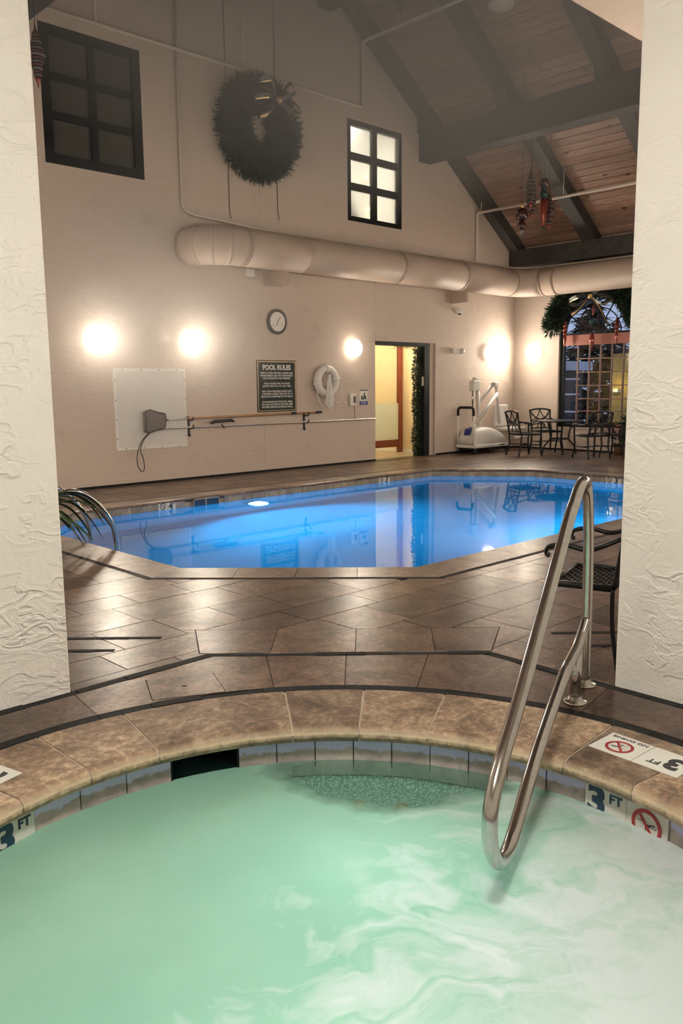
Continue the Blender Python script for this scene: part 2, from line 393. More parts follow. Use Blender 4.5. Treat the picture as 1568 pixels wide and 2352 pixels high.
# 2D clipping: a line is (nx, ny, c), inside where nx*x + ny*y <= c
def clip(poly, ln):
    nx, ny, c = ln; out = []
    for i in range(len(poly)):
        p, q = poly[i], poly[(i + 1) % len(poly)]
        dp = nx * p[0] + ny * p[1] - c; dq = nx * q[0] + ny * q[1] - c
        if dp <= 1e-9: out.append(p)
        if (dp < -1e-9 and dq > 1e-9) or (dp > 1e-9 and dq < -1e-9):
            t = dp / (dp - dq); out.append((p[0] + (q[0] - p[0]) * t, p[1] + (q[1] - p[1]) * t))
    return out if len(out) >= 3 else []
def area(p): return abs(sum(p[i][0] * p[(i + 1) % len(p)][1] - p[(i + 1) % len(p)][0] * p[i][1] for i in range(len(p)))) / 2
def minus(polys, lines):
    """cut a convex region (all lines inside) out of polygons"""
    res = []
    for p in polys:
        rest = p
        for ln in lines:
            o = clip(rest, (-ln[0], -ln[1], -ln[2])) if rest else []
            if o and area(o) > 2e-4: res.append(o)
            rest = clip(rest, ln) if rest else []
    return res
def lines_of(poly):
    out = []
    for i in range(len(poly)):
        (x0, y0), (x1, y1) = poly[i], poly[(i + 1) % len(poly)]
        nx, ny = y1 - y0, -(x1 - x0); l = math.hypot(nx, ny); nx, ny = nx / l, ny / l
        out.append((nx, ny, nx * x0 + ny * y0))
    return out
def rect_lines(x0, x1, y0, y1): return [(-1, 0, -x0), (1, 0, x1), (0, -1, -y0), (0, 1, y1)]
def offset(poly, d):
    L = [(a, b, c + d) for a, b, c in lines_of(poly)]; out = []
    for i in range(len(L)):
        a1, b1, c1 = L[i - 1]; a2, b2, c2 = L[i]; D = a1 * b2 - a2 * b1
        out.append(((c1 * b2 - c2 * b1) / D, (a1 * c2 - a2 * c1) / D))
    return out
# the tub bay looks along the view diagonal: T(a right, b ahead) -> hall x, y
ST, CT = math.sin(TH), math.cos(TH)
def T(a, b): return (a * ST + b * CT, -a * CT + b * ST)
TROT = TH - pi / 2

# ------------------------------------------------------------------ hall shell
XL, XR, YN, YB = 1.655, 15.75, 1.55, 10.89      # left wall, right wall, near wall, far wall
RIDGE = 8.70; SL = 0.70
def under(x): return 3.99 + SL * (15.84 - x) if x > RIDGE else 3.99 + SL * (15.84 - RIDGE) - SL * (RIDGE - x)   # rafter underside
def plankz(x): return under(x) + 0.30

# floor: base slab pieces around the pool and tub holes, then every tile
POOL = [(3.50, 5.53), (4.82, 4.20), (10.6, 4.20), (11.83, 5.45), (11.83, 7.73), (10.77, 9.05), (4.30, 9.05), (3.50, 8.25)]
POOLO = offset(POOL, 0.335)       # outside of the coping
POOLS = offset(POOL, 0.385)       # outside of the dark trim
TC = (-0.03, 2.0)                 # tub centre in bay coordinates
TCX, TCY = T(*TC)
OCT = [(0, 1, 3.60), (1, 0, 3.52), (CT, ST, 4.285)]   # bay edge: two wall lines and the front line
ROW = [T(-0.772, 4.292), T(0.80, 4.292), T(0.925, 4.725), T(-0.868, 4.725)]   # the straight row of slabs before the bay
floor = MB()
for p in minus([[(XL - 0.2, YN - 0.2), (XR + 0.2, YN - 0.2), (XR + 0.2, YB + 0.05), (XL - 0.2, YB + 0.05)]], lines_of(POOL)):
    for q in minus([p], OCT): floor.prism(q, -0.05, -0.006)
floor = tag(floor.build('floor', 'grout'), 'brown travertine pool deck floor', kind='structure')
floor['label'] = 'brown travertine deck around the indoor pool'
def visible(x, y):
    a = x * ST - y * CT; b = x * CT + y * ST
    return b > 3.9 and -0.345 * b - 0.25 < a < 0.345 * b + 0.25
random.seed(11)
tiles = []
y = YN - 0.1; row = 0
while y < YB - 0.03:
    h = random.choice((0.41, 0.41, 0.41, 0.30)); x = XL - 0.1 - random.random() * 0.6
    while x < XR + 0.1:
        w = random.choice((0.62, 0.62, 0.41, 0.82, 0.41))
        g = 0.003
        ps = [[(x + g, y + g), (x + w - g, y + g), (x + w - g, y + h - g), (x + g, y + h - g)]]
        for ln in ((-1, 0, -(XL + 0.005)), (1, 0, XR - 0.005), (0, 1, YB - 0.04), (0, -1, -(YN + 0.005))): ps = [c for c in (clip(p, ln) for p in ps) if c]
        ps = minus(ps, lines_of(POOLS)); ps = minus(ps, OCT); ps = minus(ps, lines_of(offset(ROW[::1], 0.004)))
        ps = minus(ps, rect_lines(3.50, 3.75, YN - 1, 1.83))
        if ps and sum(area(p) for p in ps) > 0.003:
            cx = sum(p[0] for q in ps for p in q) / sum(len(q) for q in ps); cy_ = sum(p[1] for q in ps for p in q) / sum(len(q) for q in ps)
            vis = visible(cx, cy_)
            tiles.append((0 if vis else 1, math.hypot(cx, cy_), ps))
        x += w
    y += h; row += 1
tiles.sort(key=lambda t: t[:2])
rest = MB()
for i, (vis, d, ps) in enumerate(tiles):
    if i < 290 and not vis:
        b = MB()
        for p in ps: b.prism(p, -0.006, random.uniform(-0.0006, 0.0006))
        b.build('tile', 'deck', floor)
    else:
        rest.rv = random.random()
        for p in ps: rest.prism(p, -0.006, 0.0)
tag(rest.build('tile_field', 'deck', floor), kind='stuff')
# straight row of slabs before the bay
ja = [(-0.772, -0.868), (-0.392, -0.383), (0.066, 0.081), (0.497, 0.522), (0.80, 0.925)]
for (a0, a1), (b0, b1) in zip(ja, ja[1:]):
    MB().prism([T(a0 + .002, 4.295), T(b0 - .002, 4.295), T(b1 - .002, 4.722), T(a1 + .002, 4.722)], -0.006, 0.001).build('slab', 'deck', floor)
# short dark inlay strips left and right of that row
for a0, a1, b0, b1 in ((-1.75, -1.42, 4.565, 4.60), (-1.415, -1.22, 4.565, 4.60), (-1.215, -1.04, 4.57, 4.60), (-1.70, -1.36, 4.335, 4.375), (-1.355, -1.25, 4.345, 4.375),
                       (1.20, 1.42, 4.585, 4.615), (1.425, 1.70, 4.585, 4.62), (1.25, 1.70, 4.345, 4.38)):
    MB().prism([T(a0, b0), T(a1, b0), T(a1, b1), T(a0, b1)], -0.004, 0.003).build('trim_tile', 'slate', floor)

# far gable wall: backing and separate plaster panels with open joints
OPEN = dict(win1=(5.10, 6.565, 4.35, 6.075), win2=(10.61, 12.02, 4.305, 6.01), door=(11.29, 13.03, 0.0, 2.235))
def gable(ps): 
    for ln in ((SL, 1, 3.99 + 0.34 + SL * 15.84), (-SL, 1, 3.99 + 0.34 + SL * (15.84 - 2 * RIDGE))): ps = [c for c in (clip(p, ln) for p in ps) if c]
    return ps
XZ = Matrix(((1, 0, 0, 0), (0, 0, -1, 0), (0, 1, 0, 0), (0, 0, 0, 1)))      # (x, z) polygon, extruded along -y
def holes(ps, grow=0.0):
    for x0, x1, z0, z1 in OPEN.values(): ps = minus(ps, rect_lines(x0 - grow, x1 + grow, z0 - grow, z1 + grow))
    return ps
wb = MB()
for p in holes(gable([[(XL, -0.02), (XR + 0.2, -0.02), (XR + 0.2, 9.6), (XL, 9.6)]])): wb.prism(p, -YB - 0.21, -YB - 0.004, XZ)
wb = tag(wb.build('wall_back', 'wall'), 'tall beige plaster gable wall behind the pool', kind='structure')
g = 0.0035
for x0, x1, z0, z1 in ((XL, 8.63, 0, 4.06), (8.63, 11.30, 0, 4.06), (11.30, XR, 0, 4.06), (XL, 7.16, 4.06, 9.6), (7.16, 8.63, 4.06, 9.6), (8.63, 11.47, 4.06, 9.6), (11.47, XR, 4.06, 9.6)):
    b = MB()
    for p in holes(gable([[(x0 + g, z0 + g), (x1 - g, z0 + g), (x1 - g, z1 - g), (x0 + g, z1 - g)]])): b.prism(p, -YB - 0.004, -YB, XZ)
    b.build('wall_panel', 'wall', wb)
tag(MB().box(XL, 11.285, YB - 0.012, YB, 0, 0.035).build('baseboard_back', 'slate'), kind='structure')
tag(MB().box(13.06, XR, YB - 0.012, YB, 0, 0.035).build('baseboard_back_end', 'slate'), kind='structure')
# right wall with the arched window opening
AWC, AWH, AWZ0, AWS = 8.93, 0.83, 0.50, 2.42      # centre y, half width, sill, springing
def in_arch(n=24): return [(AWC + AWH * math.cos(R(180 * i / n)), AWS + AWH * math.sin(R(180 * i / n))) for i in range(n + 1)]
YZ = Matrix(((0, 0, 1, 0), (1, 0, 0, 0), (0, 1, 0, 0), (0, 0, 0, 1)))       # (y, z) polygon, extruded along +x
wr = MB(); zt = plankz(XR) + 0.05
wr.prism([(YN - .2, -.02), (AWC - AWH, -.02), (AWC - AWH, zt), (YN - .2, zt)], XR, XR + .22, YZ)
wr.prism([(AWC + AWH, -.02), (YB + .2, -.02), (YB + .2, zt), (AWC + AWH, zt)], XR, XR + .22, YZ)
wr.prism([(AWC - AWH, -.02), (AWC + AWH, -.02), (AWC + AWH, AWZ0), (AWC - AWH, AWZ0)], XR, XR + .22, YZ)
A = in_arch()
for p, q in zip(A, A[1:]): wr.prism([q, p, (p[0], zt), (q[0], zt)], XR, XR + .22, YZ)
wr = tag(wr.build('wall_right', 'wall'), 'beige plaster wall with the arched window', kind='structure')
tag(MB().box(XR - .012, XR, YN, YB, 0, 0.035).build('baseboard_right', 'slate'), kind='structure')
# walls the photograph does not show but which close the hall
tag(MB().box(XL - .2, XL, 3.80, YB + .2, -.02, 4.4).build('wall_left', 'wall'), 'beige plaster wall on the left of the hall', kind='structure')
wn = MB()
for p in gable([[(3.70, -0.02), (XR + .2, -0.02), (XR + .2, 9.6), (3.70, 9.6)], [(XL, 3.4), (3.70, 3.4), (3.70, 9.6), (XL, 9.6)]]): wn.prism(p, -YN, -YN + 0.2, XZ)
tag(wn.build('wall_near', 'wall'), 'beige plaster gable wall on the near side', kind='structure')
# stucco walls of the tub bay, ending as the two white piers
BH = 3.40                         # bay ceiling
tag(MB().box(-1.6, XL, 3.60, 3.80, -.05, BH).build('wall_bay_left', 'stucco', bevel=0.012), 'white trowelled stucco pier on the left', kind='structure')
tag(MB().box(3.52, 3.72, -1.6, 1.83, -.05, BH).build('wall_bay_right', 'stucco', bevel=0.012), 'white trowelled stucco pier on the right', kind='structure')
tag(MB().box(-1.75, -1.6, -1.75, 3.8, -.05, BH).build('wall_bay_rear', 'stucco'), 'white stucco wall of the tub bay', kind='structure')
tag(MB().box(-1.6, 3.72, -1.75, -1.6, -.05, BH).build('wall_bay_side', 'stucco'), 'white stucco side wall of the tub bay', kind='structure')
bc = MB().box(-1.75, 3.72, -1.75, 1.83, BH, BH + .2); bc.box(-1.75, XL, 1.83, 3.8, BH, BH + .2)
tag(bc.build('ceiling_bay', 'wall'), 'low flat cream ceiling over the tub', kind='structure')
tag(MB().box(3.73, XR, YN, 2.50, 3.37, 3.85).build('ceiling_soffit', 'wall'), 'dropped cream soffit along the near wall', kind='structure')
uw = MB().box(XL - .15, 3.72, 1.55, 1.83, BH + .2, 4.6); uw.box(XL - .15, XL, 1.83, 3.8, BH + .2, 4.5)
tag(uw.build('wall_over_bay', 'wall'), 'beige wall above the tub bay', kind='structure')
# roof: planks, rafters, purlins
ceil = tag(MB().prism([(XL - .3, plankz(XL - .3)), (RIDGE, plankz(RIDGE)), (XR + .3, plankz(XR + .3)), (XR + .3, plankz(XR + .3) + .12), (RIDGE, plankz(RIDGE) + .12), (XL - .3, plankz(XL - .3) + .12)][::1], -YB - .1, -YN + .1, XZ).build('ceiling', 'plank'), 'steep pine plank roof on dark rafters', kind='structure')
random.seed(5)
cs = math.cos(math.atan(SL)); nx_, nz_ = SL * cs, cs
def plank(x0, x1, y0, y1):
    b = MB(); gp = 0.004; ch = 0.007
    prof = []
    for x, dn in ((x0 + gp, 0.0), (x0 + gp + ch, 0.014), (x1 - gp - ch, 0.014), (x1 - gp, 0.0)):
        prof.append((x - nx_ * dn, plankz(x) - nz_ * dn))
    b.prism(prof[::1], -y1, -y0, XZ); return b.build('plank', 'plank', ceil)
x = 9.6; k = 0
while x < XR:
    w = 0.125
    yj = [YN + .05, 5.2 + 1.5 * math.sin(k * 2.1), YB]
    for a, c in zip(yj, yj[1:]): plank(x, x + w, a + .002, c - .002)
    x += w; k += 1
def rafter(y0, y1, right=True):
    xs = (RIDGE, XR + .05) if right else (XL, RIDGE)
    poly = [(xs[0], under(xs[0])), (xs[1], under(xs[1])), (xs[1], plankz(xs[1])), (xs[0], plankz(xs[0]))]
    return MB().prism(poly, -y1, -y0, XZ).build('rafter', 'timber', ceil)
for y0, y1 in ((10.66, 10.885), (8.86, 9.13), (7.00, 7.28), (5.1, 5.38), (3.3, 3.58)):
    rafter(y0, y1); rafter(y0, y1, False)
def purlin(x0, x1, z0, z1): return MB().box(x0, x1, YN + .01, YB - .002, z0, z1).build('purlin', 'timber', ceil)
purlin(12.50, 12.82, 5.60, under(12.82) + 0.02)
purlin(9.95, 10.25, 7.60, under(10.25) + .02)
purlin(4.66, 4.985, 6.03, under(4.66) + .02); purlin(2 * RIDGE - 10.25, 2 * RIDGE - 9.95, 7.6, under(2 * RIDGE - 10.25) + .02)
for yy in (10.66, 8.86, 7.0): MB().box(12.44, 12.56, yy + .02, yy + .22, 6.10, under(12.5) + .1).build('bracket', 'timber', ceil)
MB().box(XR - .28, XR - .005, YN, YB - .01, 3.90, 4.26).build('wall_plate', 'timber', ceil)

# ------------------------------------------------------------------ swimming pool
WZ = -0.11
pool = thing('swimming_pool', 'eight-sided indoor swimming pool with bright blue water', 'pool', (0, 0, 0))
PB = -1.15
b = MB(); n = len(POOL)
for i in range(n):
    p, q = POOL[i], POOL[(i + 1) % n]
    b.quad((*q, -0.165), (*p, -0.165), (*p, PB), (*q, PB))
b._add([(x, y, PB) for x, y in POOL], [tuple(range(n))])
b.build('basin', 'poolplaster', pool)
bk = MB(); PO = offset(POOL, 0.012)
for i in range(n):
    p, q = PO[i], PO[(i + 1) % n]; bk.quad((*q, 0.0), (*p, 0.0), (*p, -0.165), (*q, -0.165))
bk.build('tile_bed', 'palegrout', pool)
bs = MB(); bs._add([(*p, WZ) for p in offset(POOL, 0.010)], [tuple(range(n))])
bs.build('water', 'poolwater', pool)
def inward(i):
    p, q = POOL[i], POOL[(i + 1) % n]; L = math.hypot(q[0] - p[0], q[1] - p[1])
    t = ((q[0] - p[0]) / L, (q[1] - p[1]) / L); return p, q, L, t, (-t[1], t[0])
random.seed(3)
SKIM = (5.965, 6.349)
for i in range(n):
    p, q, L, t, nn = inward(i)
    # coping stones
    ko = POOLO[i], POOLO[(i + 1) % n]; kj = max(1, round(L / 0.47))
    for k in range(kj):
        f0, f1 = k / kj, (k + 1) / kj; e = 0.002
        I0 = (p[0] + t[0] * (L * f0 + e), p[1] + t[1] * (L * f0 + e)); I1 = (p[0] + t[0] * (L * f1 - e), p[1] + t[1] * (L * f1 - e))
        O0 = (I0[0] - nn[0] * .335, I0[1] - nn[1] * .335) if k else ko[0]; O1 = (I1[0] - nn[0] * .335, I1[1] - nn[1] * .335) if k < kj - 1 else ko[1]
        c = MB()
        # rounded nose that reaches 12 mm over the tiles
        pts = [(O0, O1, -.04), (O0, O1, .003)]
        for d, z in ((0.0, .003), (.014, -.003), (.022, -.014), (.022, -.024), (.014, -.032)):
            pts.append(((I0[0] + nn[0] * d, I0[1] + nn[1] * d), (I1[0] + nn[0] * d, I1[1] + nn[1] * d), z))
        pts.append((O0, O1, -.04))
        v = []; 
        for a_, b_, z in pts[:-1]: v += [(*a_, z), (*b_, z)]
        m = len(pts) - 1
        fs = [(2 * j, 2 * j + 1, 2 * ((j + 1) % m) + 1, 2 * ((j + 1) % m)) for j in range(m)] + [tuple(2 * j for j in range(m))[::-1], tuple(2 * j + 1 for j in range(m))]
        c._add(v, fs); c.build('coping_stone', 'poolcoping', pool)
    # dark trim outside the coping
    so = POOLS[i], POOLS[(i + 1) % n]; Lo = math.hypot(so[1][0] - so[0][0], so[1][1] - so[0][1]); kj = max(1, round(Lo / 0.30))
    for k in range(kj):
        f0, f1 = k / kj + .003 / Lo, (k + 1) / kj - .003 / Lo
        lp = lambda A, B, f: (A[0] + (B[0] - A[0]) * f, A[1] + (B[1] - A[1]) * f)
        zt_ = random.uniform(-.004, .002)
        MB().prism([lp(ko[0], ko[1], f1), lp(ko[0], ko[1], f0), lp(so[0], so[1], f0), lp(so[0], so[1], f1)][::-1], -.006, zt_).build('trim_tile', 'slate', pool)
    # waterline tiles on the sides that face the camera
    if i in (3, 4, 5, 6):
        kj = round(L / 0.155); w = L / kj
        for k in range(kj):
            a0, a1 = k * w + .002, (k + 1) * w - .002
            xm = p[0] + t[0] * (a0 + a1) / 2
            if i == 5 and SKIM[0] - .06 < xm < SKIM[1] + .06: continue
            P0 = (p[0] + t[0] * a0, p[1] + t[1] * a0); P1 = (p[0] + t[0] * a1, p[1] + t[1] * a1)
            e = -random.uniform(.004, .007)
            MB().prism([P0, P1, (P1[0] - nn[0] * e, P1[1] - nn[1] * e), (P0[0] - nn[0] * e, P0[1] - nn[1] * e)][::-1], -.165, -.012).build('waterline_tile', 'pooltile', pool)
# skimmer mouth in the far side
x0, x1 = SKIM
b = MB(); b.box(x0, x1, 9.03, 9.045, -.165, -.03)
b.build('skimmer_mouth', 'black', pool)
fr = MB(); fr.box(x0 - .02, x1 + .02, 9.02, 9.045, -.035, -.015); fr.box(x0 + .17, x0 + .19, 9.02, 9.045, -.165, -.03); fr.box(x0 - .02, x0, 9.02, 9.045, -.165, -.015); fr.box(x1, x1 + .02, 9.02, 9.045, -.165, -.015)
fr.build('skimmer_frame', 'pooltile', pool)
# underwater lamp in the far side
pl = thing('pool_lamp', 'round white underwater lamp glowing in the far pool side', 'lamp', (6.95, 9.045, -0.50))
RX = Matrix.Rotation(R(90), 4, 'X')
MB().lathe([(.16, -.0), (.16, .03), (.12, .04)], 24, RX).build('lamp_rim', 'chrome', pl)
MB().lathe([(.12, .036), (.10, .048), (.0, .055)], 24, RX).build('lens', 'poollens', pl)
ld = bpy.data.lights.new('pool_lamp_light', 'SPOT'); ld.energy = LAMP['pool']; ld.color = (0.80, 0.90, 1.0); ld.shadow_soft_size = 0.12; ld.spot_size = R(165); ld.spot_blend = 0.6
lo = bpy.data.objects.new('light', ld); COL.objects.link(lo); lo.parent = pl; lo.location = (0, -.12, 0); lo.rotation_euler = (R(-84), 0, 0)
# unseen second lamp below the near coping, there to brighten the water
pl2 = thing('pool_lamp', 'round white underwater lamp in the near pool side', 'lamp', (8.6, 4.205, -0.55), pi)
MB().lathe([(.16, -.0), (.16, .03), (.12, .04)], 24, RX).build('lamp_rim', 'chrome', pl2)
MB().lathe([(.12, .036), (.10, .048), (.0, .055)], 24, RX).build('lens', 'poollens', pl2)
ld2 = ld.copy(); ld2.energy = LAMP['pool'] * 0.55
lo = bpy.data.objects.new('light', ld2); COL.objects.link(lo); lo.parent = pl2; lo.location = (0, -.12, 0); lo.rotation_euler = (R(-84), 0, 0)

# signs for depth: flat tiles with raised ink
def no_dive(parent, r, ring, ink, loc, rot, m):
    """barred ring with a diver over waves, drawn in local XY"""
    e = thing('no_diving_symbol', None, None, loc); e.parent = parent; e.rotation_euler = rot
    b = MB(); N = 36
    for k in range(N):
        a0, a1 = 2 * pi * k / N, 2 * pi * (k + 1) / N
        b._add([(r * f * math.cos(a), r * f * math.sin(a), .0012) for f, a in ((1, a0), (1, a1), (.77, a1), (.77, a0))], [(0, 1, 2, 3)])
    c_, s_ = math.cos(R(-52)), math.sin(R(-52)); w = r * .10; l = r * .85
    b._add([(c_ * u - s_ * v, s_ * u + c_ * v, .0018) for u, v in ((-l, -w), (l, -w), (l, w), (-l, w))], [(0, 1, 2, 3)])
    b.build('barred_ring', ring, e)
    d = MB()
    def stroke(pts, w):
        for p, q in zip(pts, pts[1:]):
            L = math.hypot(q[0] - p[0], q[1] - p[1]) or 1; nx, ny = -(q[1] - p[1]) / L * w, (q[0] - p[0]) / L * w
            d._add([(p[0] + nx, p[1] + ny, .001), (p[0] - nx, p[1] - ny, .001), (q[0] - nx, q[1] - ny, .001), (q[0] + nx, q[1] + ny, .001)], [(0, 1, 2, 3)])
    u = r * .7
    wav = lambda y0, xa, xb: [(xa + (xb - xa) * k / 16, y0 + u * .05 * math.sin(k * 1.9)) for k in range(17)]
    stroke(wav(.28 * u, -.9 * u, -.1 * u), u * .025); stroke(wav(.05 * u, .2 * u, .95 * u), u * .025)
    stroke([(-.75 * u, -.55 * u), (.5 * u, -.68 * u)], u * .03)
    stroke([(.80 * u, .30 * u), (.45 * u, .22 * u), (.18 * u, .10 * u)], u * .06)      # legs
    stroke([(.20 * u, .12 * u), (.0 * u, -.12 * u), (-.02 * u, -.32 * u)], u * .12)     # trunk
    stroke([(.05 * u, -.25 * u), (.28 * u, -.28 * u), (.25 * u, -.55 * u)], u * .045)   # arm
    stroke([(-.5 * u, .12 * u), (-.3 * u, -.05 * u)], u * .02); stroke([(-.55 * u, -.2 * u), (-.35 * u, -.24 * u)], u * .02)
    d._add([(-.05 * u + .12 * u * math.cos(2 * pi * k / 12), -.52 * u + .12 * u * math.sin(2 * pi * k / 12), .001) for k in range(12)], [tuple(range(12))])
    d.build('diver', ink, e)
    return e
def depth_marker(parent, digit, loc, rot, w=.128, h=.13):
    """two-tile pool marker: barred ring, then the number and FT (local X right, Z up, -Y out)"""
    e = thing('depth_marker', None, None, loc); e.parent = parent; e.rotation_euler = rot
    for sx in (-1, 1): MB().box(sx * w / 2 - w / 2 + .002, sx * w / 2 + w / 2 - .002, -.012, 0, -h, 0).build('marker_tile', 'marker', e)
    no_dive(e, .042, 'ink', 'ink', (-w / 2, -.013, -h * .36), (R(90), 0, 0), 0)
    text('lettering', digit, .115, 'ink', e, (w * .40, -.0135, -h * .43), (R(90), 0, 0), bold=.004)
    text('lettering', 'FT', .034, 'ink', e, (w * .80, -.0135, -h * .20), (R(90), 0, 0), bold=.0008)
    return e
depth_marker(pool, '4', (5.566, 9.046, -.020), (0, 0, 0))
depth_marker(pool, '3', (9.568, 9.046, -.018), (0, 0, 0))
depth_marker(pool, '3', (11.826, 6.295, -.018), (0, 0, -pi / 2))

# ------------------------------------------------------------------ hot tub
TZ = -0.168                      # water level
tub = thing('hot_tub', 'round hot tub with milky green foaming water', 'hot tub', (TCX, TCY, 0), TROT)
# local frame of the tub: x right, y ahead; angle measured from ahead, positive to the right
def pol(r, deg, z=None):
    a = R(deg); p = (r * math.sin(a), r * math.cos(a)); return p if z is None else (*p, z)
def ring_piece(prof, a0, a1, name, m, parent, steps=None):
    b = MB(); k = steps or max(2, int((a1 - a0) / 2.5)); mlen = len(prof); v = []
    for i in range(k + 1):
        a = a0 + (a1 - a0) * i / k; v += [pol(r, a, z) for r, z in prof]
    f = [(i * mlen + j, (i + 1) * mlen + j, (i + 1) * mlen + (j + 1) % mlen, i * mlen + (j + 1) % mlen) for i in range(k) for j in range(mlen)]
    f += [tuple(range(mlen)), tuple(k * mlen + j for j in range(mlen - 1, -1, -1))]
    b._add(v, f); o = b.build(name, m, parent); return o
random.seed(21)
nose = [(1.737, -.07), (1.36, -.07), (1.322, -.070), (1.304, -.060), (1.296, -.043), (1.296, -.030), (1.304, -.013), (1.320, -.003), (1.345, 0.001), (1.737, 0.001)]
joints = [-45.0, -32.7, -8.1, 4.2, 16.8, 41.8, 54.2]
while joints[-1] < 180: joints.append(joints[-1] + (24.4 if len(joints) % 2 else 12.3))
joints[-1] = 180.0
while joints[0] > -179: joints.insert(0, joints[0] - (24.4 if len(joints) % 2 else 12.3))
joints[0] = -180.0
for a0, a1 in zip(joints, joints[1:]):
    e = 0.17; o = ring_piece(nose, a0 + e, a1 - e, 'coping_stone', 'coping', tub)
ring_piece([(1.735, -.065), (1.36, -.065), (1.31, -.06), (1.30, -.03), (1.318, -.006), (1.345, -.003), (1.735, -.003)], -180, 180, 'joint_mortar', 'palegrout', tub, 120)
# dark trim ring
a = -180.0; k = 0
while a < 179:
    w = 8.4 + 1.3 * math.sin(k * 1.7); a1 = min(a + w, 180.0); z = random.uniform(-.003, .0035)
    ring_piece([(1.797, -.006), (1.741, -.006), (1.741, z), (1.797, z)], a + .07, a1 - .07, 'trim_tile', 'slate', tub, 4); a = a1; k += 1
# outer ring of slabs up to the straight bay edge (hall lines turned into the tub frame)
def loc(x, y):
    dx, dy = x - TCX, y - TCY; return (dx * ST - dy * CT, dx * CT + dy * ST)
def line_local(nx, ny, c): return (nx * ST - ny * CT, nx * CT + ny * ST, c - nx * TCX - ny * TCY)
IN = [line_local(0, 1, 3.545), line_local(1, 0, 3.465), line_local(CT, ST, 4.238), line_local(-1, 0, 1.55), line_local(0, -1, 1.55)]
j2 = [-60, -35.8, -9.6, 1.2, 12.2, 36.5, 58, 80, 104, 128, 150, 172, 196, 218, 240, 262, 282, 300]
lid = [(-0.875, 3.625), (-0.555, 3.723), (-0.655, 3.985), (-0.965, 3.885)]
lidl = [(p[0] - TC[0], p[1] - TC[1]) for p in lid]
base_ring = MB()
for a0, a1 in zip(j2, j2[1:]):
    e = .06; k = 8
    poly = [pol(1.800, a0 + e + (a1 - a0 - 2 * e) * i / k) for i in range(k + 1)] + [pol(4.5, a1 - e), pol(4.5, a0 + e)]
    poly = poly[::-1]
    ps = [poly]
    for ln in IN: ps = [c for c in (clip(p, ln) for p in ps) if c]
    if not ps: continue
    ps = minus(ps, lines_of(offset(lidl, .004))) if -50 < a0 < -30 or -30 < a0 < -5 and False or a0 == -35.8 else ps
    b = MB()
    for p in ps: b.prism(p, -.006, .0005)
    b.build('slab', 'deck', tub)
MB().prism(lidl, -.006, .002).build('skimmer_lid', 'deck', tub)
cxl, cyl = sum(p[0] for p in lidl) / 4, sum(p[1] for p in lidl) / 4
MB().lathe([(.014, .0025), (.0, .0026)], 14, Matrix.Translation((cxl, cyl, 0))).build('lid_hole', 'ink', tub)
bb = MB()
poly = [pol(1.6, i * 6) for i in range(60)]
big = [(-4, -4), (4, -4), (4, 4), (-4, 4)]
for ln in IN: big = clip(big, (ln[0], ln[1], ln[2] + .045))
for p in minus([big], lines_of(poly[::-1])): bb.prism(p, -.05, -.004)
bb.build('slab_bed', 'grout', tub)
# straight dark trim along the bay edge and the pier feet
def trim_run(p, q, w, inw):
    L = math.hypot(q[0] - p[0], q[1] - p[1]); t = ((q[0] - p[0]) / L, (q[1] - p[1]) / L); s = 0
    while s < L - .02:
        w_ = min(random.uniform(.19, .30), L - s); z = random.uniform(-.002, .0035)
        A_ = (p[0] + t[0] * (s + .0015), p[1] + t[1] * (s + .0015)); B_ = (p[0] + t[0] * (s + w_ - .0015), p[1] + t[1] * (s + w_ - .0015))
        MB().prism([loc(*A_), loc(*B_), loc(B_[0] + inw[0] * w, B_[1] + inw[1] * w), loc(A_[0] + inw[0] * w, A_[1] + inw[1] * w)], -.006, z).build('trim_tile', 'slate', tub); s += w_
EL, ER = T(-0.752, 4.285), T(0.800, 4.285)
trim_run((EL[0], 3.598), (-1.5, 3.598), .05, (0, -1)); trim_run((ER[0], 3.52), (3.52, 3.52), .05, (0, -1)) if False else None
trim_run(T(0.79, 4.285), T(-0.76, 4.285), .043, (-CT, -ST))
trim_run((3.518, -1.5), (3.518, ER[1]), .05, (-1, 0))
# thin pale edging line beside the front trim
for A_, B_ in ((EL, ER), ((XL + .02, 3.607), (EL[0], 3.607)), ((3.527, ER[1]), (3.527, 1.85))):
    MB().tube([(*loc(*A_), -.002), (*loc(*B_), -.002)], .005, 6).build('edging', 'poolcoping', tub)
# waterline tiles
RT = 1.352
def wtile_piece(a0, a1, name='waterline_tile', m='tubtile', z0=-.235, z1=-.066, out=0.0):
    e = .10
    ring_piece([(RT + .02, z0), (RT - out, z0), (RT - out, z1), (RT + .02, z1)], a0 + e, a1 - e, name, m, tub, 3)
edges = [44.7 - 6.95 * k for k in range(9)] + [-17.8]
for a1, a0 in zip(edges, edges[1:]): wtile_piece(a0, a1, out=random.uniform(0, .003))
for a0, a1 in ((-37.8, -29.9), (-45.9, -37.8), (-54.0, -45.9)): wtile_piece(a0, a1, out=random.uniform(0, .003))
a = 59.5
while a < 290: 
    wtile_piece(a, min(a + 7.2, 291)); a += 7.2
ring_piece([(RT + .03, -.24), (RT + .008, -.24), (RT + .008, -.05), (RT + .03, -.05)], -17.9, 330, 'tile_bed', 'grout', tub, 90)
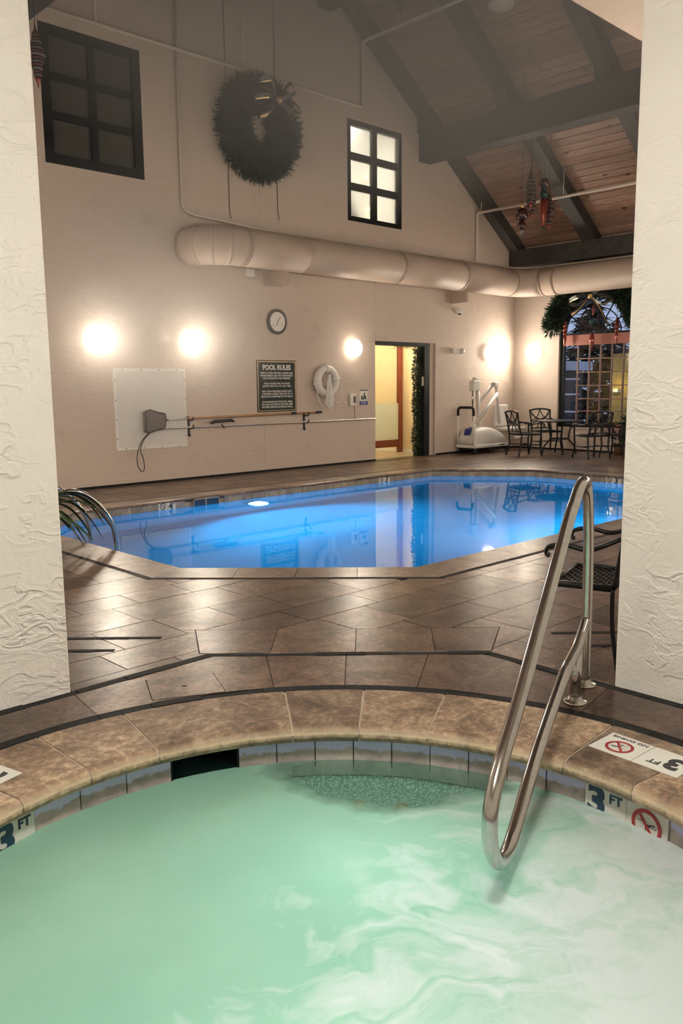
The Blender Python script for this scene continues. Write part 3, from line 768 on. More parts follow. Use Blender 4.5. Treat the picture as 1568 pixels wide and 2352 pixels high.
# skimmer opening: a dark throat set back into the wall
ring_piece([(RT + .30, -.24), (RT + .28, -.24), (RT + .28, -.05), (RT + .30, -.05)], -29.9, -17.8, 'skimmer_throat', 'black', tub, 4)
ring_piece([(RT + .30, -.075), (RT, -.075), (RT, -.066), (RT + .30, -.066)], -29.9, -17.8, 'skimmer_lintel', 'tubtile', tub, 4)
for aa in (-29.9, -17.8): ring_piece([(RT + .30, -.24), (RT, -.24), (RT, -.06), (RT + .30, -.06)], aa - .25, aa + .25, 'skimmer_cheek', 'black', tub, 1)
# shell with a seat all round
sh = MB(); prof = [(1.36, -.2), (1.355, -.25), (1.33, -.275), (0.95, -.285), (0.90, -.31), (0.88, -.95), (0.0, -.97)]; k = 72; v = []
for r, z in prof: v += [pol(r, 360 * i / k, z) for i in range(k)]
sh._add(v, [(j * k + i, j * k + (i + 1) % k, (j + 1) * k + (i + 1) % k, (j + 1) * k + i) for j in range(len(prof) - 1) for i in range(k)], True)
sh.build('shell', 'pebble', tub)
for a_ in (4.5, 13.0): MB().lathe([(.032, 0), (.028, .010), (.010, .012)], 16, Matrix.Translation(pol(1.17, a_, -.280))).build('jet', 'wood_handle', tub)
# the two-tile marker let into the inner wall, right and (cut by the frame) left
def wall_marker(ang, body):
    r = RT - .004; p = pol(r, ang, -.066); e = thing('depth_marker', None, None, p); e.parent = tub; e.rotation_euler = (0, 0, -R(ang))
    return e
hw = RT * math.radians(7.35) / 2
for ang, kind in ((48.4, 'ft'), (55.75, 'nd'), (-57.7, 'ft'), (-65.05, 'nd')):
    e = wall_marker(ang, kind)
    MB().box(-hw + .0015, hw - .0015, -.004, .02, -.175, 0).build('marker_tile', 'marker', e)
    if kind == 'ft':
        text('lettering', '3', .155, 'navyink', e, (-.036, -.0055, -.075), (R(90), 0, 0), bold=.0065, sx=1.05)
        text('lettering', 'FT', .050, 'navyink', e, (.042, -.0055, -.044), (R(90), 0, 0), bold=.0016)
    else: no_dive(e, .062, 'redink', 'ink', (0, -.0055, -.083), (R(90), 0, 0), 0)
# the same on top of the coping, to be read from the deck side
for sgn, a_c in ((1, 49.4), (-1, -59.3)):
    e = thing('depth_marker', None, None, pol(1.562, a_c, .0015)); e.parent = tub
    e.rotation_euler = (0, 0, -R(a_c) + pi)
    for sx, kind in ((1, 'nd'), (-1, 'ft')):
        MB().box(sx * .0925 - .091, sx * .0925 + .091, -.092, .092, -.004, .0015).build('marker_tile', 'marker', e)
        if kind == 'nd':
            no_dive(e, .055, 'redink', 'ink', (.0925, .016, .002), (0, 0, 0), 0)
            text('lettering', 'NO DIVING', .026, 'ink', e, (.0925, -.068, .002), (0, 0, 0), bold=.0002, sx=1.12)
        else:
            text('lettering', '3', .135, 'ink', e, (-.125, -.004, .002), (0, 0, 0), bold=.006)
            text('lettering', 'FT', .046, 'ink', e, (-.062, .032, .002), (0, 0, 0), bold=.0008)
# water: milky, lit from below, with drifting foam; clearer over the seat by the far rim
def tubwater():
    t = NT('tub_water')
    v = t.coord('Object')
    warp = t.new('ShaderNodeVectorMath', {0: v, 1: t.new('ShaderNodeVectorMath', {0: t.new('ShaderNodeTexNoise', {'Vector': v, 'Scale': 1.5, 'Detail': 4}).outputs['Color'], 'Scale': 1.1}, operation='SCALE').outputs[0]}, operation='ADD').outputs[0]
    st = t.new('ShaderNodeMapping', {'Vector': warp, 'Scale': (1.0, 1.9, 1.0), 'Rotation': (0, 0, 0.5)}).outputs[0]
    f = t.noise(st, 2.3, 7, 0.6, 1.1); fine = t.noise(st, 9, 5, 0.6, 0.6)
    sep = t.new('ShaderNodeSeparateXYZ', {'Vector': v})
    X, Y = sep.outputs['X'], sep.outputs['Y']
    # bubbles rise on the right and close to the near rim: foam density
    d1 = t.math('ADD', t.math('MULTIPLY', X, 0.30), t.math('MULTIPLY', Y, -0.16))
    ex, ey = t.math('ADD', X, 0.62), t.math('ADD', Y, 0.66)
    lob = t.math('SUBTRACT', 0.26, t.math('MULTIPLY', t.math('ADD', t.math('MULTIPLY', ex, ex), t.math('MULTIPLY', ey, ey)), 1.0))
    d1 = t.math('ADD', d1, t.math('MAXIMUM', lob, 0.0))
    dens = t.math('ADD', t.math('ADD', f, t.math('MULTIPLY', fine, 0.14)), d1)
    foam = t.ramp(dens, [(0.52, (0, 0, 0)), (0.66, (0.5, 0.5, 0.5)), (0.84, (0.95, 0.95, 0.95))])
    body = t.ramp(t.noise(v, 1.3, 3), [(0.3, (0.34, 0.65, 0.51)), (0.7, (0.45, 0.75, 0.60))])
    col = t.mix(foam, body, (0.86, 0.93, 0.93, 1))
    h = t.math('ADD', t.math('MULTIPLY', f, 0.7), t.math('MULTIPLY', fine, 0.3))
    bn = t.bump(h, 0.18, 0.03)
    dif = t.new('ShaderNodeBsdfDiffuse', {'Color': col, 'Normal': bn}).outputs[0]
    trl = t.new('ShaderNodeBsdfTranslucent', {'Color': col, 'Normal': bn}).outputs[0]
    milk = t.new('ShaderNodeMixShader', {0: 0.45, 1: dif, 2: trl}).outputs[0]
    clear = t.new('ShaderNodeBsdfTransparent', {'Color': (0.66, 0.86, 0.78, 1)}).outputs[0]
    dx = t.math('SUBTRACT', X, 0.24); dy = t.math('SUBTRACT', Y, 1.27)
    q = t.math('ADD', t.math('MULTIPLY', t.math('MULTIPLY', dx, dx), 2.6), t.math('MULTIPLY', t.math('MULTIPLY', dy, dy), 6.0))
    q = t.math('ADD', q, t.math('MULTIPLY', t.math('SUBTRACT', t.noise(v, 5, 4), 0.5), 0.9))
    cf = t.ramp(q, [(0.45, (0.86, 0.86, 0.86)), (0.85, (0, 0, 0))])
    base = t.new('ShaderNodeMixShader', {0: cf, 1: milk, 2: clear}).outputs[0]
    gl = t.new('ShaderNodeBsdfGlossy', {'Roughness': 0.30, 'Normal': bn}).outputs[0]
    fr_ = t.new('ShaderNodeFresnel', {'IOR': 1.33, 'Normal': bn}).outputs[0]
    return t.surf(t.new('ShaderNodeMixShader', {0: t.math('MULTIPLY', fr_, 0.9), 1: base, 2: gl}).outputs[0])
M['tubwater'] = tubwater()
wm = MB(); k, m = 96, 26; v = [(0, 0, 0)]
for j in range(1, m + 1):
    r = (RT + .006) * j / m
    for i in range(k):
        x_, y_ = pol(r, 360 * i / k); amp = .006 * min(1, (1 - j / m) * 6)
        v.append((x_, y_, amp * (math.sin(7 * x_ + 3 * y_) + math.sin(5.3 * y_ - 6 * x_ + 1) + .5 * math.sin(13 * x_ + 11 * y_))))
f = [(0, 1 + (i + 1) % k, 1 + i) for i in range(k)]
for j in range(m - 1): f += [(1 + j * k + i, 1 + j * k + (i + 1) % k, 1 + (j + 1) * k + (i + 1) % k, 1 + (j + 1) * k + i) for i in range(k)]
wm._add(v, f, True); wm.build('water', 'tubwater', tub, (0, 0, TZ))
sk = MB(); sk._add([pol(RT - .01, -29.7, 0), pol(RT - .01, -17.8, 0), pol(RT + .29, -17.8, 0), pol(RT + .29, -29.7, 0)], [(0, 1, 2, 3)]); sk.build('skimmer_water', 'darkwater', tub, (0, 0, TZ - .004))
# tub lamp under the near rim
tl = thing('tub_lamp', 'round underwater lamp in the near wall of the hot tub', 'lamp', (TCX - 0.83 * CT, TCY - 0.83 * ST, -.62), TROT)
MB().lathe([(.11, 0), (.11, .02), (.08, .03), (0, .034)], 20, Matrix.Rotation(R(-90), 4, 'X')).build('lens', 'marker', tl)
ld = bpy.data.lights.new('tub_lamp_light', 'POINT'); ld.energy = LAMP['tub']; ld.color = (0.95, 1.0, 0.97); ld.shadow_soft_size = .1
lo = bpy.data.objects.new('light', ld); COL.objects.link(lo); lo.parent = tl; lo.location = (0, .25, .05)
ld = ld.copy(); lo = bpy.data.objects.new('light', ld); COL.objects.link(lo); lo.parent = tub; lo.location = (0.1, .55, -.66)

# ------------------------------------------------------------------ tub handrail
RP = Vector((3.427, 1.931, 0)); da, db = -0.44, -0.898
dh = T(da, db); dh = Vector((dh[0], dh[1], 0)).normalized()
rail = thing('handrail', 'polished steel grab rail looping down into the hot tub', 'handrail', RP, math.atan2(dh.y, dh.x))
up_pts = [(0.0, 0, 0.012), (0.005, 0, .30), (.02, 0, .62), (.055, 0, .80), (.09, 0, .90), (.13, 0, .965), (.19, 0, .995), (.26, 0, .995), (.33, 0, .975), (.42, 0, .93), (.55, 0, .86), (1.128, 0, .492), (1.36, 0, .345), (1.50, 0, .268), (1.585, 0, .20), (1.62, 0, .125), (1.60, 0, .03), (1.53, 0, -.055), (1.45, 0, -.085), (1.36, 0, -.085), (1.26, 0, -.045), (1.136, 0, .016), (.926, 0, .10), (.56, 0, .215), (.47, 0, .235), (.38, 0, .245), (.23, 0, .26), (.10, 0, .295), (.03, 0, .318)]
MB().tube(smooth_path(up_pts, 5), .0245, 16).build('rail_tube', 'chrome', rail)
fx = (T(1.041, 3.547)[0] - RP.x) * dh.x + (T(1.041, 3.547)[1] - RP.y) * dh.y
MB().tube([(fx, 0, .012), (fx, 0, .255)], .0245, 16).build('post', 'chrome', rail)
for s_ in (0.0, fx): MB().lathe([(.053, .0), (.054, .006), (.050, .012), (.030, .017), (.0275, .030), (.0245, .031)], 24, Matrix.Translation((s_, 0, .002))).build('flange', 'chrome', rail)

# ------------------------------------------------------------------ windows and doorway
def six_pane(name, x0, x1, z0, z1, panem, label, fw=.075, mw=.055, dep=.10):
    w = thing(name, label, None, ((x0 + x1) / 2, YB, z0), 0, kind='structure'); hw, h = (x1 - x0) / 2, z1 - z0
    f = MB(); y0, y1 = .0, dep
    f.box(-hw, -hw + fw, y0, y1, 0, h); f.box(hw - fw, hw, y0, y1, 0, h); f.box(-hw + fw, hw - fw, y0, y1, 0, fw); f.box(-hw + fw, hw - fw, y0, y1, h - fw, h)
    f.build('window_frame', 'blackwin', w)
    f = MB(); f.box(-mw / 2, mw / 2, .015, dep - .01, fw, h - fw); f.build('mullion', 'blackwin', w)
    hs = [fw + (h - 2 * fw) * k / 3 for k in range(4)]
    for z in hs[1:3]: MB().box(-hw + fw, hw - fw, .02, dep - .02, z - mw / 2, z + mw / 2).build('glazing_bar', 'blackwin', w)
    for k in range(3):
        for a, c in ((-hw + fw, -mw / 2), (mw / 2, hw - fw)):
            MB().box(a, c, dep * .55, dep * .55 + .006, hs[k] + mw / 2 * (k > 0), hs[k + 1] - mw / 2 * (k < 2)).build('pane', panem, w)
    return w
six_pane('window_1', 5.10, 6.565, 4.35, 6.075, 'darkpane', 'dark six-pane window high on the gable wall, unlit', .13, .10)
six_pane('window_2', 10.61, 12.02, 4.305, 6.01, 'frost', 'lit six-pane steamed window high on the gable wall', .085, .12)
# dark void behind window 1, lit loft behind window 2
tag(MB().box(4.9, 6.8, YB + .22, YB + .3, 4.2, 6.3).build('wall_loft_dark', 'darkroom'), kind='structure')
lf = MB(); X0, X1, Z0, Z1, Y0, Y1 = 10.3, 12.4, 4.15, 6.35, YB + .21, YB + 1.3
lf.box(X0, X1, Y1, Y1 + .05, Z0, Z1); lf.box(X0 - .05, X0, Y0, Y1, Z0, Z1); lf.box(X1, X1 + .05, Y0, Y1, Z0, Z1); lf.box(X0, X1, Y0, Y1, Z0 - .05, Z0); lf.box(X0, X1, Y0, Y1, Z1, Z1 + .05)
tag(lf.build('wall_loft', 'white'), kind='structure')
ll = thing('loft_lamp', 'flat lamp lighting the room behind the upper window', 'lamp', (11.1, YB + .85, Z1 - .02))
MB().box(-.45, .45, -.25, .25, -.06, 0).build('lamp_shade', 'loftlamp', ll)
def fir(name, label, x, y, z, h, r, seed, cat='tree', m='needle', n=500):
    random.seed(seed); e = thing(name, label, cat, (x, y, z)); b = MB()
    for k in range(n):
        u = random.random() ** .7; a = random.random() * 2 * pi; zz = h * (1 - u); rad = r * u * random.uniform(.6, 1.05); l = r * .35
        p = Vector((rad * math.cos(a), rad * math.sin(a), zz)); d = Vector((math.cos(a + random.uniform(-.6, .6)), math.sin(a + random.uniform(-.6, .6)), random.uniform(-.5, .2))) * l
        s_ = d.cross(Vector((0, 0, 1))).normalized() * l * .25
        b._add([p - s_, p + d, p + s_, p - d * .3], [(0, 1, 2, 3)])
    b.build('foliage', m, e); MB().tube([(0, 0, 0), (0, 0, h * .9)], [r * .07, r * .02], 6).build('trunk', 'stem', e); return e
fir('indoor_fir', 'small dark fir blurred behind the steamed upper window', 11.0, YB + .5, 4.16, .75, .38, 4)
for i, (bx, bz) in enumerate(((11.26, 5.18), (11.30, 4.60), (11.50, 4.62), (11.46, 4.53), (11.33, 4.48))):
    tag(MB().lathe([(0, -.016), (.016, 0), (0, .016)], 10).build('fairy_light', 'bulb', None, (bx, YB + .17, bz)), 'tiny warm fairy light in the lit upper window, ' + ('highest, in the middle left pane', 'in the lower left pane', 'in the lower right pane, upper one', 'in the lower right pane, lower one', 'lowest, by the central bar')[i], 'light', 'fairy lights in the upper window')

# doorway with a dark jamb, corridor beyond
dw = thing('door_1', 'doorway with dark jambs opening to a lit corridor', None, (11.29, YB, 0), 0, kind='structure')
MB().box(0, 1.57, .0, .16, 2.165, 2.235).build('door_head', 'blackwin', dw)
MB().box(1.41, 1.565, .0, .205, 0, 2.165).build('jamb', 'blackwin', dw)
MB().box(1.565, 1.74, .05, .20, 0, 2.235).build('reveal', 'wall', dw)
MB().box(1.395, 1.41, .02, .06, 1.40, 1.58).build('strike_plate', 'white', dw)
MB().box(0, 1.74, -.02, .21, -.02, .006).build('threshold', 'poolcoping', dw)
co = MB(); X0, X1, Y0, Y1 = 10.2, 13.29, YB + .21, 14.2
co.box(X0, X1, Y1, Y1 + .1, 0, 2.7); co.box(X0 - .1, X0, Y0, Y1, 0, 2.7); co.box(X1, X1 + .1, Y0, Y1, 0, 2.7); co.box(X0, X1, Y0, Y1, 2.7, 2.8)
tag(co.build('wall_corridor', 'cream'), 'cream wall of the lit corridor', kind='structure')
tag(MB().box(X0, X1, Y0, Y1, -.06, -.004).build('floor_corridor', 'corrfloor'), 'pale corridor floor', kind='structure')
tag(MB().box(X1 - .012, X1, Y0, Y1, 0, .06).build('baseboard_corridor', 'white'), kind='structure')
cl = thing('corridor_lamp', 'ceiling lamp of the corridor beyond the doorway', 'lamp', (12.2, 12.9, 2.7))
MB().lathe([(.22, 0), (.22, -.05), (.15, -.09), (0, -.10)][::-1], 24).build('lamp_shade', 'corrlamp', cl)
cl = thing('corridor_lamp', 'ceiling lamp just behind the doorway head', 'lamp', (12.4, 11.5, 2.7))
MB().lathe([(.22, 0), (.22, -.05), (.15, -.09), (0, -.10)][::-1], 24).build('lamp_shade', 'corrlamp', cl)
gp = thing('glazed_screen', 'red-stained wooden screen with half-frosted glass in the corridor', 'screen', (11.0, 12.0, 0))
MB().box(2.14, 2.24, -.04, .04, 0.0, 2.69).build('post', 'redwood', gp)
MB().box(0, 2.14, -.03, .03, .12, .27).build('bottom_rail', 'redwood', gp)
MB().box(0, 2.14, -.006, .0, .27, 1.04).build('frosted_film', 'frosthalf', gp)
MB().box(0, 2.14, -.004, .002, 1.04, 2.60).build('pane', 'pane', gp)

# foliage strands made of short needled twigs along a path
def needles(b, path, rad, n, length, seed, width=.10, up=(0, 0, 0), ymax=None):
    random.seed(seed); P = [Vector(p) for p in path]
    for k in range(n):
        t = random.random() * (len(P) - 1); i = int(t); p = P[i].lerp(P[min(i + 1, len(P) - 1)], t - i)
        tg = (P[min(i + 1, len(P) - 1)] - P[i]).normalized()
        d = Vector((random.gauss(0, 1), random.gauss(0, 1), random.gauss(0, 1))); d -= tg * d.dot(tg) * .5; d.normalize()
        q = p + d * rad * random.random() ** .6
        e = (d + tg * random.uniform(-.5, .9) + Vector(up)).normalized() * length * random.uniform(.6, 1.2)
        # a twig: spine with needles left and right, as one small fan
        s1 = e.cross(Vector((random.gauss(0, 1), random.gauss(0, 1), random.gauss(0, 1)))).normalized() * length * width
        vs = [q, q + e * .35 + s1, q + e, q + e * .35 - s1]
        if ymax is not None: vs = [Vector((v_.x, min(v_.y, ymax), v_.z)) for v_ in vs]
        b._add(vs, [(0, 1, 2, 3)])
def garland_obj(name, label, path, rad, n, length, seed, parent=None):
    e = thing(name, label, 'garland', (0, 0, 0)); b = MB(); needles(b, path, rad, n, length, seed)
    b.build('foliage', 'needle', e); MB().tube(path, rad * .18, 6).build('wire_core', 'stem', e); return e
random.seed(1)
garland_obj('door_garland', 'green fir garland hanging down the right side of the doorway', [(12.60 + .025 * math.sin(k), YB + .13, 2.12 - k * .1) for k in range(22)], .045, 2600, .08, 31)
garland_obj('lintel_garland', 'sparse fir garland along the top of the doorway', [(11.95 + k * .1, YB + .13, 2.16) for k in range(8)], .02, 160, .05, 32)

# arched window in the right wall
aw = thing('window_3', 'tall arched window with a fan light and dark frame', None, (XR, AWC, AWZ0), -pi / 2, kind='structure')
# local: x to the right in view (towards -Y), y into the wall, z up
H0 = AWS - AWZ0; fwid = .085
def arch_pts(r, n=28): return [(r * math.cos(R(180 - 180 * k / n)), H0 + r * math.sin(R(180 - 180 * k / n))) for k in range(n + 1)]
XZl = Matrix(((1, 0, 0, 0), (0, 0, 1, 0), (0, 1, 0, 0), (0, 0, 0, 1)))
f = MB(); o_, i_ = arch_pts(AWH), arch_pts(AWH - fwid)
for k in range(len(o_) - 1): f.prism([o_[k], o_[k + 1], i_[k + 1], i_[k]], .06, .16, XZl)
f.box(-AWH, -AWH + fwid, .06, .16, 0, H0); f.box(AWH - fwid, AWH, .06, .16, 0, H0); f.box(-AWH, AWH, .06, .16, 0, .07)
f.build('window_frame', 'blackwin', aw)
MB().box(-AWH + fwid, AWH - fwid, .07, .15, H0 - .10, H0 + .04).build('transom', 'blackwin', aw)
for yv in (9.356, 9.093, 8.836, 8.584, 8.328): MB().box(AWC - yv - .013, AWC - yv + .013, .085, .125, .07, H0 - .1).build('glazing_bar', 'bronze', aw)
zs = [.84, 1.098, 1.373, 1.647, 1.929]
for z in zs: MB().box(-AWH + fwid + .28, AWH - fwid, .09, .12, z - AWZ0 - .011, z - AWZ0 + .011).build('glazing_bar', 'bronze', aw)
for rr2 in (.29, .52):
    MB().tube([(x_, .11, z_ + .02) for x_, z_ in [(rr2 * math.cos(R(180 * k / 20)), H0 + rr2 * math.sin(R(180 * k / 20))) for k in range(21)]], .012, 6).build('fan_arc', 'blackwin', aw)
for ad in (30, 60, 90, 120, 150):
    MB().tube([(.18 * math.cos(R(ad)), .11, H0 + .02 + .18 * math.sin(R(ad))), (.75 * math.cos(R(ad)), .11, H0 + .02 + .75 * math.sin(R(ad)))], .013, 6).build('fan_bar', 'blackwin', aw)
xs = [-AWH + fwid] + [AWC - yv for yv in (9.356, 9.093, 8.836, 8.584, 8.328)] + [AWH - fwid]; zz = [.57] + zs + [AWS - .1]
for a, c in zip(xs, xs[1:]):
    for d_, e_ in zip(zz, zz[1:]): MB().box(a + .013, c - .013, .10, .105, d_ - AWZ0 + .011, e_ - AWZ0 - .011).build('pane', 'pane', aw)
fanp = MB(); pts = arch_pts(AWH - fwid); fanp.prism([(x_, z_) for x_, z_ in pts][::-1], .100, .104, XZl); fanp.build('fan_pane', 'pane', aw)
MB().box(-AWH, AWH, -.015, .06, -.03, 0).build('sill', 'wall', aw)
# seasonal dressing of the arched window
tag(MB().box(-AWH + .09, AWH - .02, -.004, .004, 0, .215).build('wide_ribbon', 'ribbonred', None, (XR + .03, AWC, 2.205), (0, 0, -pi / 2)), 'dusty red ribbon stretched across the arched window', 'ribbon')
gpath = [(XR - .10, AWC + (AWH + .12) * math.cos(R(a_)), AWS + .08 + (AWH + .03) * math.sin(R(a_))) for a_ in range(4, 178, 5)]
garland_obj('window_garland', 'thick fir garland arching over the tall window', gpath, .15, 9000, .16, 41)
def ribbon_strip(b, pts, w):
    P = smooth_path(pts, 5)
    for p, q in zip(P, P[1:]):
        s_ = Vector((0, 0, 1)).cross(q - p); s_ = Vector((0, w, w * .6)) if s_.length < 1e-5 else s_.normalized() * w * .4 + Vector((0, 0, w * .9))
        b._add([p - s_ / 2, p + s_ / 2, q + s_ / 2, q - s_ / 2], [(0, 1, 2, 3)])
def bow(name, label, x, y, z, s, axis):
    """ribbon bow: loops, knot and two tails; axis = in-wall direction, out = off the wall"""
    e = thing(name, label, 'bow', (x, y, z)); ax = Vector(axis); out = Vector((-ax.y, ax.x, 0)) * -1
    if out.y > 0 or out.x > 0: out = -out
    P = lambda u, w, d: tuple(ax * (u * s) + out * (d * s) + Vector((0, 0, w * s)))
    for sg in (-1, 1):
        for up_, ln in ((.34, .62), (-.10, .80)):
            pts = [P(0, 0, .15), P(sg * ln * .5, up_ + .12, .30), P(sg * ln, up_, .20), P(sg * ln * .55, up_ - .16, .32), P(0, 0, .22)]
            b = MB(); ribbon_strip(b, pts, .13 * s); b.build('loop', 'ribbonblack', e)
            b = MB(); ribbon_strip(b, [tuple(Vector(p) + out * .006 + Vector((0, 0, -.055 * s))) for p in pts[1:4]], .035 * s); b.build('gold_edge', 'gold', e)
        tp = [P(0, 0, .2), P(sg * .38, -.40, .28), P(sg * .66, -.95 if sg > 0 else -.55, .24)]
        b = MB(); ribbon_strip(b, tp, .15 * s); b.build('tail', 'ribbonblack', e)
        b = MB(); ribbon_strip(b, [tuple(Vector(p) + out * .008) for p in tp], .045 * s); b.build('gold_edge', 'gold', e)
    MB().lathe([(0, -.1 * s), (.09 * s, -.05 * s), (.10 * s, .05 * s), (0, .1 * s)], 10, Matrix.Translation(out * (.22 * s))).build('knot', 'gold', e)
    return e
bow('window_bow', 'dark ribbon bow with gold edges on the window garland', XR - .14, 8.90, 3.15, .62, (0, -1, 0))
# baubles
def ornament(name, label, top, prof, mats, string=.0, group=None, n=18):
    """prof: list of segments, each [(r,z)...] from top down (z negative); mats: one per segment"""
    e = thing(name, label, 'ornament', top, 0, group)
    for sg, m in zip(prof, mats): MB().lathe([(r, z) for r, z in sg][::-1], n).build({'ornred': 'red_section', 'orngreen': 'green_section', 'orndark': 'dark_section', 'ornwhite': 'silver_section', 'gold': 'cap'}[m], m, e)
    if string: MB().tube([(0, 0, -.01), (0, 0, string)], .004, 5).build('string', 'black', e)
    return e
def ball(r, zc, n=8): return [(max(.004, r * math.sin(pi * k / n)), zc + r * math.cos(pi * k / n)) for k in range(n + 1)]
def finial(L):
    return [[(.006, 0), (.022, -.03), (.03, -.05), (.02, -.08)], ball(.045, -.11), ball(.055, -.19), ball(.040, -.27), [(.02, -.30), (.036, -.36), (.034, -.40), (.012, -L * .93), (.004, -L)]]
for i, (yy, zt_) in enumerate(((9.57, 2.72), (8.40, 2.72))):
    ornament('finial_ornament', ('copper red finial ornament hanging at the left of the red ribbon', 'copper red finial ornament hanging at the right of the red ribbon')[i], (XR - .09, yy, zt_), finial(.56), ('ornred',) * 5, .28, 'finials at the arched window')
ornament('drop_ornament', 'copper red teardrop ornament hanging at the middle of the arched window', (XR - .09, 8.94, 2.46), [[(.01, 0), (.03, -.03), (.052, -.15), (.045, -.23), (.02, -.31), (.004, -.40)]], ('ornred',), .17)
ornament('disc_ornament', 'dark oval ornament at the hub of the fan light', (XR - .09, 8.93, 2.72), [[(.01, 0), (.06, -.025), (.085, -.055), (.06, -.085), (.01, -.11)]], ('orngreen',), .2)
ornament('spike_ornament', 'small red spike ornament below the window bow', (XR - .09, 8.93, 3.02), [[(.008, 0), (.035, -.1), (.02, -.2), (.004, -.26)]], ('ornred',), .05)

# ------------------------------------------------------------------ sconces
scs = [(5.677, YB, 2.085, 0, 'round glowing wall sconce nearest the left pier'), (7.228, YB, 2.085, 0, 'round glowing wall sconce above the white board'),
       (10.678, YB, 2.085, 0, 'round glowing wall sconce between clock and doorway'), (14.84, YB, 2.085, 0, 'round glowing wall sconce above the pool lift'),
       (XR, 10.353, 2.085, -pi / 2, 'round glowing wall sconce left of the arched window'),
       ] + [(XR, yy, 2.085, -pi / 2, 'round wall sconce on the window wall behind the right pier, %s' % w) for yy, w in ((6.6, 'next to the arched window'), (4.6, 'the middle one'), (2.9, 'the nearest'))] + [  # unseen sconces on these three walls, added to raise the ambient light
       (xx, YN, 2.085, pi, 'round wall sconce on the near wall, %s from the tub bay' % w) for xx, w in ((5.0, 'first'), (7.2, 'second'), (9.4, 'third'), (11.6, 'fourth'), (13.8, 'fifth'))] + [
       (XL, yy, 2.085, pi / 2, 'round wall sconce on the left wall, %s from the tub bay' % w) for yy, w in ((5.2, 'first'), (7.0, 'second'), (8.8, 'third'))]
proto = None
for x, y, z, rz, lab in scs:
    if proto is None:
        e = thing('wall_sconce', lab, 'wall lamp', (x, y, z), rz, 'round wall sconces'); RXm = Matrix.Rotation(R(90), 4, 'X')
        MB().lathe([(.115, .0), (.115, .022), (.0, .024)], 32, RXm).build('back_plate', 'white', e)
        MB().lathe([(.12, .022), (.148, .03), (.155, .05), (.155, .110), (.150, .124)], 36, RXm).build('glass_drum', 'sconceside', e)
        MB().lathe([(.150, .124), (.138, .136), (.10, .142), (.0, .145)], 36, RXm).build('glass_face', 'sconce', e)
        proto = e
    else:
        e = copy_tree(proto); e.location = (x, y, z); e.rotation_euler = (0, 0, rz); e['label'] = lab
al = thing('bay_lamp', 'flush ceiling lamp over the hot tub', 'lamp', (1.0, 1.0, BH))
MB().lathe([(0, -.11), (.15, -.105), (.23, -.07), (.25, -.02), (.25, 0)], 32).build('glass_bowl', 'alcovelamp', al)
MB().lathe([(.27, -.025), (.27, 0)], 32).build('lamp_rim', 'chrome', al)

# ------------------------------------------------------------------ round duct with its cable run
DY, DZ, DR = YB - .50, 3.505, .285; DX = XR - .47
duct = thing('air_duct', 'large round painted air duct running along two walls', 'duct', (0, 0, 0))
def sweep(path, r, n=28): return MB().tube(path, r, n)
el = [(7.30, YB - .002, DZ), (7.30, YB - .16, DZ)]
q = []
for k in range(13):
    a_ = R(90 * k / 12); q.append((7.30 + .46 * (1 - math.cos(a_)) * 1.25, YB - .10 - .40 * math.sin(a_), DZ))
sweep([(7.30, YB - .001, DZ)] + q[:1] + q[1:], DR).build('elbow', 'duct', duct)
x0 = q[-1][0]
seams = [x0, 9.05, 11.3, 13.1, 14.75]
for a, c in zip(seams, seams[1:]): sweep([(a, DY, DZ), (c, DY, DZ)], DR).build('duct_section', 'duct', duct)
bend = [(14.75, DY, DZ), (14.95, DY - .02, DZ), (15.13, DY - .12, DZ), (15.23, DY - .30, DZ), (DX, DY - .52, DZ)]
sweep(bend, DR).build('elbow', 'duct', duct)
sweep([(DX, DY - .52, DZ), (DX, YN + .02, DZ)], DR).build('duct_section', 'duct', duct)
for a in seams[:1] + seams[2:]: sweep([(a - .022, DY, DZ), (a + .022, DY, DZ)], DR + .006).build('seam_band', 'ductseam', duct)
for yy in (DY - .56, DY - .86): sweep([(DX, yy - .025, DZ), (DX, yy + .025, DZ)], DR + .010).build('seam_band', 'ductseam', duct)
for k in range(4): 
    a_ = R(22 + 22 * k); sweep([q[2 + 3 * k if 2 + 3 * k < 13 else 12], q[min(3 + 3 * k, 12)]], DR + .003).build('seam_band', 'duct', duct) if k < 3 else None
for bx, label in ((8.85, 'a'), (13.5, 'b')):
    MB().box(bx - .035, bx + .035, YB - .42, YB, DZ - DR - .18, DZ - DR + .06).build('support_bracket', 'duct', duct)
    MB().box(bx - .18, bx + .22, YB - .012, YB, DZ - DR - .18, DZ - DR + .02).build('bracket_plate', 'duct', duct)
tag(MB().box(-.07, .07, -.07, 0, -.065, .065).build('control_box', 'white', None, (8.39, YB, 3.215), bevel=.01), 'small white control box on the wall below the duct', 'control box')
# cable conduit following the top of the duct
zc = DZ + DR + .03
cp = [(7.16, YB - .03, 7.5), (7.16, YB - .03, 4.08), (7.20, YB - .06, 4.0), (7.30, YB - .16, zc + .12), (7.75, YB - .34, zc + .06), (8.3, YB - .40, zc), (11, YB - .40, zc), (14.7, YB - .40, zc), (15.1, YB - .48, zc), (15.36, YB - .85, zc), (15.38, 8.5, zc), (15.38, 4.0, zc)]
tag(MB().tube(fillet(cp, .15), .019, 8).build('cable_conduit', 'pipe'), 'thin cream conduit running down the gable and along the duct top', 'pipe')
